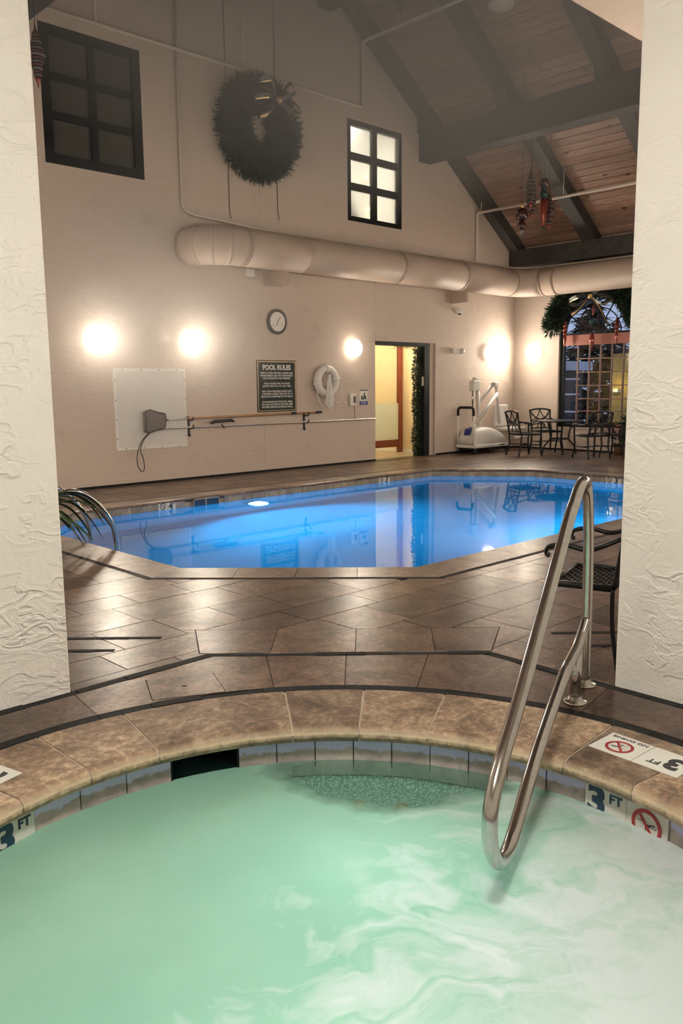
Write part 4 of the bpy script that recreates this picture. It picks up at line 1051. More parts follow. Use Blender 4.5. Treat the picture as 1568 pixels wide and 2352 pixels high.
# sprinkler pipes
def pipe(name, label, pts, r=.027): 
    e = thing(name, label, 'pipe', (0, 0, 0)); MB().tube(fillet(pts, .06, 4), r, 10).build('pipe_run', 'pipe', e); return e
e = pipe('sprinkler_pipe', 'cream sprinkler pipe slanting across the gable wall above the wreath', [(4.2, YB - .045, 6.235), (10.955, YB - .045, 6.235), (10.955, YB - .045, 7.31), (10.955, 4.0, 7.31)])
for yy in (10.0, 8.2): MB().tube([(10.955, yy, 7.31), (10.955, yy, plankz(10.955))], .008, 6).build('hanger', 'pipe', e)
for xx, zz2 in ((5.9, 6.9), (8.35, 7.4)): MB().tube([(xx, YB - .045, 6.235), (xx, YB - .045, zz2 + .6)], .012, 6).build('drop_pipe', 'pipe', e)
e = pipe('sprinkler_pipe', 'cream sprinkler pipe crossing below the roof beside the hanging ornaments', [(14.28, YB - .04, 3.75), (14.28, YB - .04, 4.89), (14.28, 4.0, 4.89)])
for yy in (10.75, 8.85): MB().tube([(14.28, yy, 4.89), (14.28, yy, plankz(14.28))], .009, 6).build('hanger', 'pipe', e)
for xx, z0_, z1_, lab in ((8.03, 4.0, 8.3, 'thin wire hanging down the gable left of the wreath'), (9.0, 4.1, 8.7, 'thin wire hanging down the gable right of the wreath')):
    tag(MB().tube([(xx, YB - .01, z1_), (xx, YB - .012, (z0_ + z1_) / 2), (xx + .01, YB - .01, z0_ + .15), (xx + .02, YB - .03, z0_)], .0055, 5).build('hanging_wire', 'clockrim'), lab, 'wire')
# wreath
wx, wz = 8.56, 5.40
wr_ = thing('wreath', 'big fir wreath hanging on the gable wall', 'wreath', (wx, YB - .12, wz))
b = MB(); circ = [(.50 * math.cos(2 * pi * k / 40), 0, .52 * math.sin(2 * pi * k / 40)) for k in range(41)]
needles(b, circ, .25, 15000, .13, 55, ymax=.115); b.build('foliage', 'needle', wr_)
MB().tube(circ[:-1], .05, 8, closed=True).build('ring_core', 'stem', wr_)
bow('wreath_bow', 'dark bow with gold edging at the top of the wreath', wx + .12, YB - .36, wz + .36, .58, (1, 0, 0))

# ------------------------------------------------------------------ things on the far wall
RXm = Matrix.Rotation(R(90), 4, 'X')
ck = thing('wall_clock', 'round brown-rimmed wall clock above the rules sign', 'clock', (8.935, YB, 2.475))
MB().lathe([(.205, 0), (.21, .03), (.20, .05), (.175, .055), (.158, .040)], 40, RXm, caps=False).build('rim', 'clockrim', ck)
MB().lathe([(.165, .038), (.0, .0385)], 40, RXm, smooth=False, caps=False).build('dial', 'clockface', ck)
for k in range(12):
    a_ = R(30 * k); ROM = ('12', '1', '2', '3', '4', '5', '6', '7', '8', '9', '10', '11')[k]
    text('numeral', ROM, .027, 'clockrim', ck, (.122 * math.sin(a_), -.0405, .122 * math.cos(a_)), (R(90), 0, 0))
for ang, L, w, nm in ((38, .10, .004, 'minute_hand'), (205, .065, .006, 'hour_hand')):
    MB().box(-w, w, -.042, -.040, -.02, L, Matrix.Rotation(R(ang), 4, 'Y')).build(nm, 'ink', ck)
for dx, dz, r2 in ((-.062, -.055, .032), (.062, -.055, .032), (0, .045, .03)):
    MB().tube([(dx + r2 * math.cos(2 * pi * k / 20), -.039, dz + r2 * math.sin(2 * pi * k / 20)) for k in range(20)], .0013, 5, closed=True).build('subdial', 'clockrim', ck)
# white framed board
bd = thing('wall_board', 'square white board with a screwed frame behind the skimmer net', 'board', (6.505, YB, 1.105))
MB().box(-.58, .58, -.014, 0, -.565, .565).build('board_sheet', 'board', bd)
for x0, x1, z0, z1 in ((-.60, .60, .555, .59), (-.60, .60, -.585, -.55), (-.60, -.565, -.55, .555), (.565, .60, -.55, .555)): MB().box(x0, x1, -.022, 0, z0, z1).build('frame_strip', 'white', bd)
for k in range(4):
    for x_, z_ in ((-.45 + .3 * k, .572), (-.45 + .3 * k, -.568), (-.582, -.42 + .28 * k), (.582, -.42 + .28 * k)): MB().lathe([(.009, .022), (.0, .026)], 8, Matrix.Translation((x_, 0, z_)) @ RXm).build('screw', 'clockrim', bd)
# skimmer net on its long pole
nt = thing('skimmer_net', 'grey leaf-skimmer net on a long pale pole hung on the wall', 'pool net', (6.51, YB - .10, .93))
MB().tube([(.165, 0, -.115), (4.70, 0, -.125)], .014, 8).build('pole', 'alu', nt)
bag = [(-.165, .135), (-.10, .165), (.02, .13), (.155, .10), (.165, .06), (.15, -.09), (.12, -.12), (.0, -.135), (-.14, -.175), (-.165, -.14), (-.16, 0)]
MB().prism([(x_, z_) for x_, z_ in bag][::-1], -.02, .07, XZl).build('net_bag', 'netgrey', nt)
MB().tube([(x_, -.02, z_) for x_, z_ in bag], .012, 6, closed=True).build('net_rim', 'clockrim', nt)
MB().tube(smooth_path([(-.13, -.02, -.17), (-.25, -.02, -.28), (-.33, -.02, -.45), (-.34, -.02, -.62), (-.29, -.02, -.72), (-.235, -.02, -.70), (-.24, -.02, -.55), (-.28, -.02, -.42), (-.22, -.02, -.27), (-.10, -.02, -.165)], 5), .007, 6).build('cord', 'clockrim', nt)
# brush pole
bp = thing('brush_pole', 'tan telescopic pool pole resting on the upper hooks', 'pool pole', (7.1, YB - .11, .955))
MB().tube([(-.04, 0, -.005), (2.40, 0, .01)], .017, 8).build('pole', 'wood_handle', bp)
MB().tube([(-.42, 0, -.02), (-.04, 0, -.005)], .011, 8).build('inner_tube', 'alu', bp)
MB().tube([(-.45, 0, -.02), (-.38, 0, -.018)], .015, 8).build('tip', 'redwood', bp)
for a, c in ((2.02, 2.14), (2.58, 2.72)): MB().tube([(a, 0, .008), (c, 0, .011)], .021, 8).build('grip', 'rubber', bp)
MB().tube([(2.40, 0, .01), (2.60, 0, .011)], .015, 8).build('outer_tube', 'wood_handle', bp)
br = thing('pool_brush', 'black bristle brush lying along the lower pole', 'brush', (7.70, YB - .12, .872))
MB().tube([(-.22, 0, -.012), (-.16, 0, .012), (.18, 0, .022), (.22, 0, -.002)], [.020, .026, .026, .018], 8).build('bristle_head', 'rubber', br)
MB().tube([(-.02, 0, -.03), (.03, 0, -.10)], .010, 6).build('clip', 'clockrim', br)
for i, hx in enumerate((7.145, 9.50)):
    hk = thing('pole_hook', ('black double hook carrying the poles beside the white board', 'black double hook carrying the poles below the life ring')[i], 'hook', (hx, YB, .84), 0, 'pole hooks')
    MB().box(-.014, .014, -.02, 0, -.15, .14).build('back_bar', 'black', hk)
    for dz in (.10, -.02): MB().tube([(0, -.01, dz - .02), (0, -.08, dz - .03), (0, -.13, dz - .02), (0, -.14, dz + .03)], .011, 6).build('prong', 'black', hk)
    MB().lathe([(.018, -.02), (.02, 0), (.014, .02)], 8, Matrix.Translation((0, -.02, -.155))).build('end_knob', 'black', hk)
# rules sign
sg = thing('pool_rules_sign', 'dark pool rules sign with white lettering', 'sign', (8.914, YB, 1.421))
MB().box(-.42, .42, -.012, 0, -.425, .425).build('sign_board', 'signblack', sg)
for x0, x1, z0, z1 in ((-.40, .40, .398, .406), (-.40, .40, -.406, -.398), (-.405, -.397, -.406, .406), (.397, .405, -.406, .406)): MB().box(x0, x1, -.0135, -.01, z0, z1).build('gold_line', 'gold', sg)
text('heading', 'POOL RULES', .112, 'letter', sg, (0, -.013, .305), (R(90), 0, 0), bold=.004, sx=.95)
for z, s_ in ((.215, 'SWIM AT YOUR OWN RISK. OWNERS AND'), (.172, 'MANAGEMENT ARE NOT RESPONSIBLE'), (.129, 'FOR ACCIDENTS AND INJURIES.'), (.043, 'POOL HOURS ARE 24 HOURS'), (.0, 'ENTER THE POOL AT ANY TIME.'), (-.087, 'POOL USE BY REGISTERED GUESTS ONLY'), (-.13, 'CHILDREN UNDER THE AGE OF 14'), (-.173, 'MUST BE ACCOMPANIED BY AN ADULT'), (-.26, 'NO RUNNING IN THE POOL AREA'), (-.303, 'NO GLASS ALLOWED IN THE POOL AREA'), (-.346, 'SHOWER BEFORE ENTERING POOL.')):
    text('lettering', s_, .042, 'letter', sg, (0, -.013, z), (R(90), 0, 0), bold=.0006, sx=min(1.0, .74 / (len(s_) * .0262)))
# life ring with its rope
lr = thing('life_ring', 'white life ring with coiled rope hanging on the wall', 'life ring', (9.972, YB - .09, 1.50))
MB().tube([(.215 * math.cos(2 * pi * k / 40), 0, .215 * math.sin(2 * pi * k / 40)) for k in range(40)], .072, 16, closed=True, flat=(1, .9)).build('ring_body', 'white', lr)
for a_ in (10, 98, 190, 280):
    c_, s_ = math.cos(R(a_)), math.sin(R(a_)); MB().tube([((.215 + .078 * math.cos(2 * pi * k / 16)) * c_ + .0 * s_, .074 * math.sin(2 * pi * k / 16), (.215 + .078 * math.cos(2 * pi * k / 16)) * s_) for k in range(16)], .014, 6, closed=True).build('strap', 'letter', lr)
random.seed(9)
for k in range(9):
    sx_ = random.uniform(-.09, .09); lo_ = random.uniform(-.46, -.30)
    MB().tube(smooth_path([(random.uniform(-.02, .03), -.085, .12), (sx_ * .8, -.095, -.05), (sx_, -.10, -.25), (sx_ * 1.2, -.09, lo_), (sx_ * .5 + .05, -.09, lo_ - .03), (sx_ * .6 + .04, -.1, -.28), (.02, -.10, -.1)], 5), .008, 5).build('rope', 'letter', lr)
MB().tube(smooth_path([(.28, -.05, .03), (.33, -.04, -.16), (.30, -.04, -.33), (.20, -.05, -.38), (.10, -.06, -.30)], 6), .009, 5).build('rope', 'letter', lr)
MB().tube(smooth_path([(-.27, -.05, -.05), (-.26, -.04, -.22), (-.18, -.04, -.40), (-.06, -.05, -.47)], 6), .009, 5).build('rope', 'letter', lr)
# phone, small notices, emergency light, camera
ph = thing('wall_phone', 'small white wall phone beside the blue notice', 'phone', (10.665, YB, 1.165))
MB().box(-.075, .075, -.055, 0, -.11, .11).build('phone_body', 'white', ph, bevel=.015); MB().box(.0, .045, -.075, -.05, -.06, .06).build('handset', 'netgrey', ph, bevel=.008); MB().tube(smooth_path([(.02, -.05, -.11), (.03, -.05, -.2), (.05, -.04, -.3), (.04, -.04, -.36)], 4), .006, 5).build('cord', 'netgrey', ph)
ns = thing('notice_plate', 'small white and blue safety notice left of the doorway', 'sign', (10.975, YB, 1.20))
MB().box(-.105, .105, -.006, 0, -.14, .14).build('plate', 'marker', ns); MB().box(-.105, .105, -.0075, -.005, -.14, -.065).build('blue_field', 'blue', ns); MB().box(-.105, .105, -.0075, -.005, .12, .14).build('top_band', 'navyink', ns)
b = MB(); b.tube([(-.06, -.008, -.02), (-.01, -.008, -.03), (.02, -.008, .02), (.06, -.008, -.03)], .014, 5); b.lathe([(0, -.02), (.02, 0), (0, .02)], 8, Matrix.Translation((.02, -.008, .07))); b.tube([(0, -.008, .04), (.05, -.008, .01)], .011, 5); b.tube([(-.06, -.008, .0), (-.03, -.008, .03)], .013, 5)
b.build('figure', 'ink', ns)
text('lettering', 'WARNING', .028, 'letter', ns, (0, -.0085, -.085), (R(90), 0, 0)); text('lettering', 'NO DIVING', .024, 'letter', ns, (0, -.0085, -.118), (R(90), 0, 0))
em = thing('emergency_light', 'small white emergency light right of the doorway', 'emergency light', (13.66, YB, 2.10))
MB().box(-.14, .10, -.07, 0, -.05, .05).build('housing', 'white', em, bevel=.012); MB().lathe([(.055, .05), (.058, .09), (.04, .12), (0, .125)], 16, Matrix.Translation((.13, 0, 0)) @ RXm).build('lamp_head', 'white', em)
sc_ = thing('security_camera', 'white dome security camera above the emergency light', 'camera', (13.64, YB, 2.92))
MB().lathe([(.05, 0), (.05, .05), (.03, .07)], 16, RXm).build('mount', 'white', sc_); MB().lathe([(.0, -.085), (.05, -.08), (.065, -.05), (.065, -.01), (.05, .02), (0, .03)], 18, Matrix.Translation((0, -.10, 0))).build('dome', 'white', sc_); MB().lathe([(.0, -.11), (.03, -.10), (.042, -.078)], 14, Matrix.Translation((.005, -.115, .0))).build('lens', 'ink', sc_)
tag(MB().box(-.035, .035, -.008, 0, -.055, .055).build('wall_outlet', 'white', None, (XR, 9.25, .33), (0, 0, -pi / 2)), 'small outlet plate low on the wall under the arched window', 'outlet')
# ceiling detector and hanging ornaments
tag(MB().lathe([(0, -.30), (.16, -.28), (.21, -.24), (.21, -.19), (.10, -.17), (.012, -.16), (.012, 0)], 28).build('pendant_lamp_unlit', 'white', None, (11.50, 8.33, plankz(11.5) + .17)), 'white round fitting hanging from the upper roof', 'ceiling fitting')
def striped(L):
    seg = [[(.005, 0), (.012, -.06), (.045, -.13), (.04, -.15)]]; z = -.15; ms = ['orndark']; rs = [.05, .065, .072, .085, .09, .10, .085, .075, .08, .062, .05, .05]
    for i, r in enumerate(rs): seg.append([(r * .8, z), (r, z - .014), (r, z - .026), (r * .8, z - .038)]); z -= .036; ms.append(('orndark', 'ornwhite', 'orndark', 'ornwhite')[i % 4] if i < 8 else ('orndark', 'ornwhite')[i % 2])
    seg.append([(.04, z), (.03, z - .04), (.012, z - .07), (.004, z - .13)]); ms.append('ornred'); return seg, ms
sgm, sms = striped(.6)
for (x, y, z), lab in (((12.83, 8.6, 5.12), 'striped finial ornament hanging left of the big teal drop ornament'), ((13.0, 8.7, 4.98), 'striped finial ornament hanging just behind its darker twin'), ((13.42, 8.6, 4.83), 'striped finial ornament hanging at the right of the teal drop'), ((4.62, 9.93, 5.62), 'striped finial ornament hanging beside the left pier'), ((10.46, 9.5, 7.86), 'striped finial ornament just showing at the top of the roof')):
    ornament('striped_ornament', lab, (x, y, z), sgm, sms, plankz(x) - z if x > 5 else under(x) - z + .3)
ornament('ball_ornament', 'dark ball ornament with a red ball below, lowest in the cluster', (12.58, 8.6, 4.50), [[(.01, 0), (.03, -.02), (.03, -.07), (.02, -.08)], ball(.115, -.19), ball(.075, -.37), [(.03, -.43), (.045, -.46), (.02, -.49), (.012, -.56)]], ('gold', 'orndark', 'orndark', 'ornwhite'), plankz(12.58) - 4.50)
ornament('drop_ornament', 'long ornament with dark ball, teal ball and copper red drop', (13.245, 8.6, 5.03), [ball(.095, -.10), [(.05, -.19), (.06, -.21), (.05, -.23)], ball(.075, -.29), [(.05, -.36), (.075, -.42), (.078, -.50), (.05, -.68), (.022, -.82), (.02, -.84)], ball(.03, -.86)], ('orndark', 'orngreen', 'orngreen', 'ornred', 'orngreen'), plankz(13.245) - 5.03)

# ------------------------------------------------------------------ cast-metal chairs and table
def make_chair(label, loc_, rz):
    """faces local +Y; seat height .43"""
    c = thing('patio_chair', label, 'chair', loc_, rz, 'black cast-metal patio chairs')
    sw, sd, sz = .235, .22, .43
    for sx in (-1, 1):
        MB().tube(smooth_path([(sx * sw, sd, sz + .19), (sx * sw, sd, sz), (sx * (sw - .012), sd - .01, .22), (sx * (sw + .01), sd + .025, 0.003)], 5), [.017] * 16, 6).build('leg', 'black', c)
        MB().tube(smooth_path([(sx * sw, -sd, sz), (sx * (sw - .012), -sd - .005, .22), (sx * (sw + .01), -sd - .06, 0.003)], 5), .017, 6).build('leg', 'black', c)
        MB().tube(smooth_path([(sx * (sw - .01), -sd - .045, sz + .26), (sx * (sw + .03), -.06, sz + .20), (sx * (sw + .035), .12, sz + .215), (sx * (sw + .03), .25, sz + .20), (sx * (sw + .025), .275, sz + .165), (sx * (sw + .025), .25, sz + .150)], 6), .0165, 6, flat=(1.25, .8)).build('armrest', 'black', c)
    fr_ = MB()
    fr_.tube([(-sw, sd, sz), (sw, sd, sz)], .019, 6); fr_.tube([(-sw, -sd, sz), (sw, -sd, sz)], .019, 6)
    for sx in (-1, 1): fr_.tube([(sx * sw, sd, sz), (sx * sw, -sd, sz)], .019, 6)
    fr_.build('seat_frame', 'black', c)
    lat = MB(); n_ = 7
    for k in range(-n_, n_ + 1):
        o = k * .066
        for sg_ in (-1, 1):
            P = [(-sw, sg_ * -sw + o), (sw, sg_ * sw + o)]
            p = clip([P[0], P[1], (P[1][0], P[1][1] + .018), (P[0][0], P[0][1] + .018)], (0, 1, sd))
            p = clip(p, (0, -1, sd)) if p else p
            if p: lat.prism(p if area(p) else p, sz - .003 + .004 * sg_, sz + .003 + .004 * sg_)
    lat.build('seat_lattice', 'black', c)
    st_ = MB(); st_.tube([(-sw + .01, -sd - .005, .22), (-sw + .01, sd - .01, .22)], .011, 6); st_.tube([(sw - .01, -sd - .005, .22), (sw - .01, sd - .01, .22)], .011, 6); st_.tube([(-sw + .01, 0, .22), (sw - .01, 0, .22)], .011, 6)
    st_.build('stretcher', 'black', c)
    bk = lambda u, w: (u, -sd - .10 * w / .45 - .005, sz + w)       # back plane, leaning
    f_ = MB()
    for sx in (-1, 1): f_.tube(smooth_path([bk(sx * (sw - .005), 0), bk(sx * (sw - .015), .2), bk(sx * sw, .43)], 4), .017, 6)
    f_.tube(smooth_path([bk(-sw - .012, .425), bk(-.1, .455), bk(.1, .455), bk(sw + .012, .425)], 5), .019, 6); f_.tube([bk(-sw, .06), bk(sw, .06)], .013, 6)
    f_.build('back_frame', 'black', c)
    cr = MB()
    for sx in (-1, 1):
        cr.tube(smooth_path([bk(sx * .215, .42), bk(sx * .13, .30), bk(0, .245), bk(-sx * .10, .26), bk(-sx * .20, .36)], 5), .010, 6)
        cr.tube(smooth_path([bk(sx * .005, .44), bk(sx * .05, .33), bk(sx * .13, .255), bk(sx * .22, .235)], 5), .010, 6)
        cr.tube(smooth_path([bk(sx * .215, .20), bk(sx * .08, .225), bk(-sx * .04, .17), bk(-sx * .09, .065)], 5), .010, 6)
        cr.tube(smooth_path([bk(sx * .215, .08), bk(sx * .16, .17), bk(sx * .06, .225)], 5), .010, 6)
    cr.build('back_scrollwork', 'black', c)
    return c
chs = [((14.10, 9.45, 0), R(-115), 'black cast-metal chair beside the white pool lift'), ((15.20, 9.66, 0), R(150), 'black cast-metal chair at the far side of the table by the corner'),
       ((14.40, 8.16, 0), R(-25), 'black cast-metal chair in front of the arched window, near side of the table'), ((14.92, 7.90, 0), R(2), 'black cast-metal chair at the table, half cut off by the right pier'),
       ((3.915, 2.08, 0), R(17), 'black cast-metal chair close by, half behind the right pier')]
c0 = make_chair(chs[0][2], chs[0][0], chs[0][1])
for l_, a_, lab in chs[1:]:
    c = copy_tree(c0); c.location = l_; c.rotation_euler = (0, 0, a_); c['label'] = lab
c.scale = (1, .66, .965); c.location = (3.892, 2.165, 0)
for ch in list(c.children):      # this one is a spring chair: no front legs or stretchers, only the raked rear pair
    if ch.name.startswith('stretcher') or (ch.name.startswith('leg') and max(v.co.y for v in ch.data.vertices) > .1): bpy.data.objects.remove(ch)
tb = thing('patio_table', 'round black patio table between the chairs', 'table', (14.85, 9.13, 0))
MB().lathe([(0, .655), (.44, .655), (.455, .665), (.455, .678), (.44, .685), (0, .685)], 36).build('tabletop', 'black', tb)
for k in range(4):
    a_ = R(45 + 90 * k); P = lambda r, z: (r * math.cos(a_), r * math.sin(a_), z)
    MB().tube(smooth_path([P(.24, .66), P(.20, .45), P(.19, .30), P(.30, .16), P(.34, .005)], 5), .017, 6).build('leg', 'black', tb)
MB().tube([(.19 * math.cos(2 * pi * k / 24), .19 * math.sin(2 * pi * k / 24), .31) for k in range(24)], .011, 6, closed=True).build('brace_ring', 'black', tb)

# ------------------------------------------------------------------ pool lift
lf = thing('pool_lift', 'white wheeled pool lift with a jointed arm and seat', 'pool lift', (13.9, 10.60, 0))
# cover shell: lofted hump
def hump():
    b = MB(); N = 12
    xs_ = [-.215, -.20, -.16, -.08, .02, .14, .28, .44, .60, .74, .86, .95, 1.0]
    hs_ = [.20, .36, .44, .49, .52, .54, .54, .52, .48, .42, .34, .25, .19]
    v = []
    for x_, h_ in zip(xs_, hs_):
        for k in range(N + 1):
            a_ = pi * k / N; ex = .42
            v.append((x_, -.225 * math.copysign(abs(math.cos(a_)) ** ex, math.cos(a_)), .17 + (h_ - .17) * abs(math.sin(a_)) ** ex))
    n1 = N + 1
    f = [(i * n1 + k, i * n1 + k + 1, (i + 1) * n1 + k + 1, (i + 1) * n1 + k) for i in range(len(xs_) - 1) for k in range(N)]
    f += [tuple(range(n1)), tuple((len(xs_) - 1) * n1 + k for k in range(N, -1, -1))]
    b._add(v, f, True); return b
hump().build('cover', 'white', lf)
MB().box(-.24, 1.03, -.25, .25, .115, .185).build('skirt', 'white', lf, bevel=.02)
MB().box(-.19, .98, -.21, .21, .075, .115).build('chassis', 'black', lf)
for sx in (-.16, .36, .92):
    for sy in (-.20, .20): MB().lathe([(.0, -.018), (.045, -.018), (.055, 0), (.045, .018), (0, .018)], 16, Matrix.Translation((sx, sy, .056)) @ RXm).build('caster', 'rubber', lf)
for sy in (-.20, .20): MB().tube([(-.235, sy, .20), (-.235, sy, .82)], .020, 10).build('handle_post', 'white', lf)
MB().tube(fillet([(-.235, -.20, .78), (-.235, -.20, .95), (-.235, .20, .95), (-.235, .20, .78)], .10), .028, 10).build('handle_grip', 'rubber', lf)
MB()._add([(-.212, -.10, .37), (-.212, .06, .37), (-.165, .06, .49), (-.165, -.12, .49), (-.06, -.10, .53), (-.06, .02, .53)], [(0, 3, 2, 1), (3, 4, 5, 2)]).build('blue_label', 'blue', lf, (-.012, 0, .012))
MB().box(.62, .78, -.256, -.248, .14, .165).build('nameplate', 'clockrim', lf)
mast = [(.25, 0, .17), (.21, 0, .70), (.13, 0, 1.46)]
MB().tube(mast, .042, 12).build('mast', 'white', lf)
MB().box(-.06, .15, -.07, .07, 1.28, 1.50).build('motor_box', 'white', lf, bevel=.02); MB().box(.02, .14, -.05, .05, 1.50, 1.56).build('motor_cap', 'white', lf, bevel=.015)
MB().tube([(-.02, 0, 1.30), (-.01, 0, .95)], .018, 8).build('actuator_rod', 'chrome', lf); MB().tube([(-.01, 0, .95), (.0, 0, .66)], .012, 8).build('actuator_screw', 'clockrim', lf)
MB().tube([(.05, -.05, .63), (.78, -.05, 1.22)], .038, 4, flat=(.6, 1.3)).build('lower_arm', 'white', lf)
MB().tube([(.22, .05, 1.0), (.74, .05, 1.42)], .034, 4, flat=(.6, 1.3)).build('upper_arm', 'white', lf)
MB().box(.68, .82, -.06, .06, 1.36, 1.46).build('elbow_joint', 'white', lf, bevel=.02)
MB().tube([(.77, 0, 1.44), (.86, 0, 1.05), (.95, 0, .58)], .036, 4, flat=(1, .8)).build('hanger_bar', 'white', lf)
bb_ = MB(); bb_.box(.80, 1.28, .02, .07, .52, .98); bb_.build('seat_back', 'white', lf, bevel=.035)
MB().box(.88, 1.42, -.36, .05, .44, .50).build('seat', 'white', lf, bevel=.02); MB().box(.95, 1.35, -.46, -.36, .26, .32).build('footrest', 'white', lf, bevel=.02)
MB().tube([(1.0, -.34, .46), (1.0, -.40, .30)], .015, 6).build('footrest_stay', 'white', lf)

# ------------------------------------------------------------------ pool ladder rails and palm at the left
ld_ = thing('pool_ladder', 'chrome ladder rails curving into the pool beside the palm', 'ladder', (3.5, 7.15, -.0))
for sy in (-.25, .25):
    MB().tube(smooth_path([(-.45, sy, .003), (-.46, sy, .31), (-.38, sy, .47), (-.20, sy, .52), (-.02, sy, .43), (.13, sy, .24), (.19, sy, .05), (.20, sy, -.30), (.20, sy, -.8)], 6), .024, 12).build('rail', 'chrome', ld_)
    MB().lathe([(.05, 0), (.05, .01), (.026, .02)], 20, Matrix.Translation((-.45, sy, .003))).build('flange', 'chrome', ld_)
for z in (-.35, -.65): MB().box(.16, .24, -.25, .25, z - .015, z + .015).build('step', 'chrome', ld_)
pm = thing('potted_palm', 'potted palm with drooping narrow leaves beside the left pier', 'plant', (2.72, 6.66, 0))
MB().lathe([(.15, 0.002), (.21, .28), (.22, .30), (.19, .30), (.18, .26), (0, .26)], 24).build('pot', 'pot', pm)
random.seed(14)
def blade(root, tip, rise, w, m):
    b = MB(); r0, t0 = Vector(root), Vector(tip); mid = (r0 + t0) / 2 + Vector((0, 0, rise)); P = []
    for k in range(13): u = k / 12; P.append(r0 * (1 - u) ** 2 + mid * 2 * u * (1 - u) + t0 * u * u)
    side = (t0 - r0).cross(Vector((0, 0, 1))).normalized(); v = []
    for k, p in enumerate(P):
        u = k / 12; ww = w * math.sin(pi * min(1, .12 + u * .88)) ** .6; v += [p - side * ww + Vector((0, 0, ww * .5)), p, p + side * ww + Vector((0, 0, ww * .5))]
    f = [(3 * k + j, 3 * k + j + 1, 3 * k + j + 4, 3 * k + j + 3) for k in range(12) for j in range(2)]
    b._add(v, f, True); return b.build('leaf', m, pm)
for k in range(22):
    a_ = R(k * 360 / 22 + random.uniform(-6, 6)); rr3 = random.uniform(.45, .78)
    blade((.03 * math.cos(a_), .03 * math.sin(a_), .27), (rr3 * math.cos(a_), rr3 * math.sin(a_), random.uniform(.10, .42)), random.uniform(.25, .50), .026, 'leaf')
for tx, ty, tz, rise, m in ((.86, .20, .16, .62, 'leafdry'), (.90, .10, .10, .66, 'leaf'), (.70, .12, .06, .55, 'leaf'), (.74, .02, .08, .60, 'leaf'), (.62, .10, .04, .48, 'leaf'), (.92, .16, .20, .58, 'leaf'), (.56, .02, .03, .40, 'leaf')):
    blade((.02, .02, .27), (tx, ty, tz), rise, .034, m)
MB().tube([(0, 0, .25), (0, 0, .34)], [.03, .02], 8).build('stem', 'stem', pm)
# plants at the arched window
po = thing('poinsettia', 'red poinsettia in a pot below the arched window', 'plant', (15.45, 8.13, 0))
MB().lathe([(.09, .002), (.12, .22), (.10, .22), (0, .2)], 18).build('pot', 'pot', po)
b = MB(); random.seed(17)
for k in range(70):
    a_ = random.random() * 2 * pi; r_ = random.uniform(.02, .16); z_ = .50 + random.uniform(-.07, .10); d_ = Vector((math.cos(a_), math.sin(a_), random.uniform(-.3, .3))) * .08; s_ = Vector((-d_.y, d_.x, 0)) * .4; p = Vector((r_ * math.cos(a_), r_ * math.sin(a_), z_))
    b._add([p, p + d_ * .5 + s_, p + d_, p + d_ * .5 - s_], [(0, 1, 2, 3)])
b.build('bracts', 'poinsettia', po); MB().tube([(0, 0, .2), (0, 0, .5)], .012, 6).build('stem', 'stem', po)
b = MB(); needles(b, [(0, 0, .24), (0, 0, .48)], .12, 60, .10, 6, .3); b.build('foliage', 'leaf', po)
vp = thing('variegated_plant', 'bushy pot plant at the right end of the arched window', 'plant', (15.35, 7.72, 0))
MB().lathe([(.13, .002), (.17, .30), (.15, .30), (0, .28)], 20).build('pot', 'pot', vp)
b = MB(); needles(b, [(0, 0, .3), (0, 0, .75)], .22, 500, .16, 8, .2, (0, 0, .5)); b.build('foliage', 'leaf', vp)
b = MB(); needles(b, [(0, 0, .4), (0, 0, .78)], .20, 60, .16, 9, .12, (0, 0, .7)); b.build('pale_leaves', 'leafdry', vp)

# ------------------------------------------------------------------ outdoors beyond the arched window
tag(MB().box(XR + .3, 45, -8, 32, -.5, -.12).build('snow_ground', 'snow'), 'snow-covered ground outside the arched window', kind='structure')
for i, (x, y, h, r, lab) in enumerate(((20.4, 11.0, 3.1, 1.2, 'dark evergreen outside, left behind the arched window'), (22.6, 8.3, 3.4, 1.5, 'dark evergreen outside, centre behind the arched window'), (20.6, 9.4, 2.6, 0.9, 'low dark evergreen outside behind the yellow post'), (24.5, 14.0, 4.2, 1.9, 'tall evergreen outside, farthest left'), (19.2, 7.0, 3.0, 1.2, 'dark evergreen outside, right behind the arched window'), (27.5, 10.8, 4.4, 2.0, 'tall evergreen outside, farthest away'))):
    fir('evergreen_tree', lab, x, y, -.15, h, r, 60 + i, 'tree', 'bark', 900)
op = thing('porch_post', 'ochre-lit porch post outside the arched window', 'post', (18.0, 9.42, -.12))
MB().box(-.18, .18, -.2, .2, 0, 2.2).build('post_shaft', 'yellowwall', op); MB().box(-.24, .24, -.26, .26, 2.2, 2.3).build('post_cap', 'blackwin', op)
pl_ = thing('porch_lamp', 'small porch lamp beside the ochre post', 'lamp', (17.755, 9.47, 1.25)); MB().box(-.06, .065, -.06, .06, -.04, .04).build('lamp_shade', 'marker', pl_)
ldp = bpy.data.lights.new('porch_light', 'POINT'); ldp.energy = 1.6; ldp.color = (1, .75, .3); ldp.shadow_soft_size = .05
lo = bpy.data.objects.new('light', ldp); COL.objects.link(lo); lo.parent = pl_; lo.location = (-.25, -.05, .1)
rl = thing('snowy_railing', 'outdoor railing with snow on its bars behind the window edge', 'railing', (17.25, 10.45, -.12))
for z in (.47, .87, 1.27, 1.62): MB().box(-.05, .05, -.30, .30, z, z + (.10 if z < .5 else .035)).build('snowy_bar', 'snow', rl)
for y_ in (-.28, .28): MB().box(-.02, .02, y_ - .02, y_ + .02, 0, 1.62).build('post', 'blackwin', rl)
shd = thing('snowy_shed', 'dark shed with a snow-covered roof outside the window edge', 'shed', (21.0, 13.6, -.12))
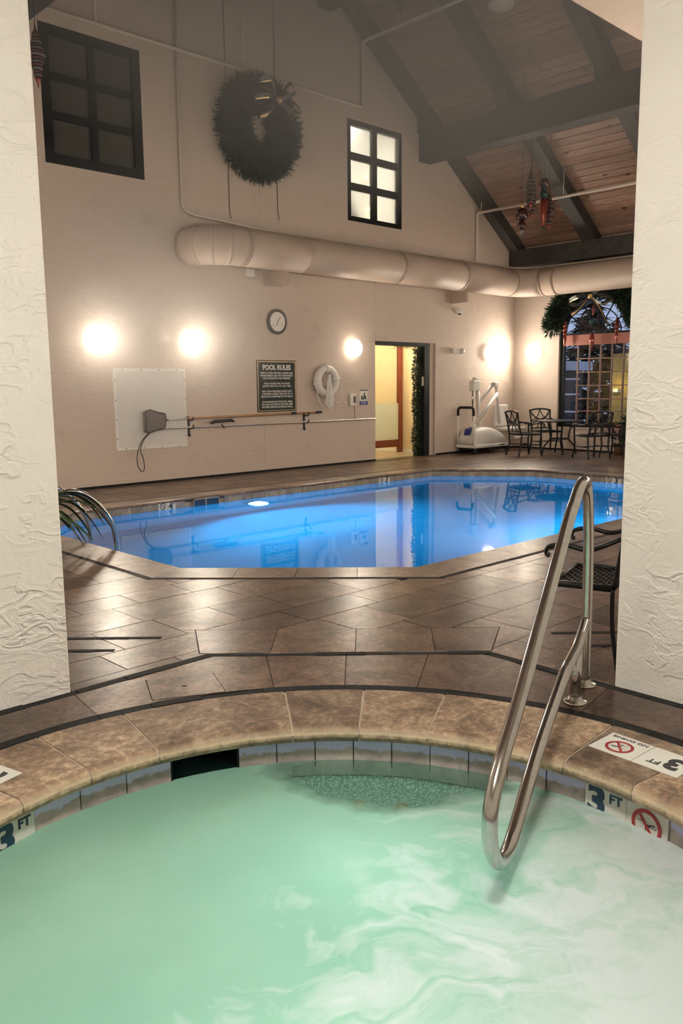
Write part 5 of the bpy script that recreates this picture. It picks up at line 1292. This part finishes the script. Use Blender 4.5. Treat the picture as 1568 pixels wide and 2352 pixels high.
MB().box(-.8, .8, -.9, .9, 0, 1.9).build('wall', 'darkroom', shd); MB().box(-1.0, 1.0, -1.1, 1.1, 1.9, 2.15).build('roof', 'snow', shd)

# ------------------------------------------------------------------ warm steam hanging in the hall, thickest under the roof
def haze(name, box, dens, lab):
    t = NT(name); t.n.remove(t.p)
    cx_, cy2, cz_, rx_, ry_, rz_ = box
    # density falls off smoothly from the middle of the cloud to its rim
    v = t.new('ShaderNodeVectorMath', {0: t.coord('World', loc=(-cx_, -cy2, -cz_)), 1: (1 / rx_, 1 / ry_, 1 / rz_)}, operation='MULTIPLY').outputs[0]
    r = t.new('ShaderNodeVectorMath', {0: v}, operation='LENGTH').outputs['Value']
    d = t.math('MAXIMUM', t.math('SUBTRACT', 1.0, t.math('MULTIPLY', r, r)), 0.0)
    vs = t.new('ShaderNodeVolumeScatter', {'Color': (1, .97, .94, 1), 'Density': t.math('MULTIPLY', d, dens), 'Anisotropy': 0.35})
    t.l.new(vs.outputs[0], t.out.inputs['Volume'])
    n_, m_ = 40, 20; v = [(cx_, cy2, cz_ - rz_)]
    for j in range(1, m_):
        ph_ = pi * j / m_ - pi / 2
        for i in range(n_): v.append((cx_ + rx_ * math.cos(ph_) * math.cos(2 * pi * i / n_), cy2 + ry_ * math.cos(ph_) * math.sin(2 * pi * i / n_), cz_ + rz_ * math.sin(ph_)))
    v.append((cx_, cy2, cz_ + rz_)); k_ = len(v) - 1
    f = [(0, 1 + (i + 1) % n_, 1 + i) for i in range(n_)] + [(k_, k_ - n_ + i, k_ - n_ + (i + 1) % n_) for i in range(n_)]
    for j in range(m_ - 2): f += [(1 + j * n_ + i, 1 + j * n_ + (i + 1) % n_, 1 + (j + 1) * n_ + (i + 1) % n_, 1 + (j + 1) * n_ + i) for i in range(n_)]
    b = MB(); b._add(v, f, True); o = b.build(name, t.m); tag(o, lab, 'haze', kind='stuff'); return o
haze('steam_cloud', (7.4, 7.2, 7.9, 7.6, 5.6, 4.4), HAZE[1], 'grey steam gathered under the roof')
haze('steam_puff', (5.9, 10.4, 2.6, 2.6, 2.4, 2.1), HAZE[0], 'faint steam around the two left sconces')
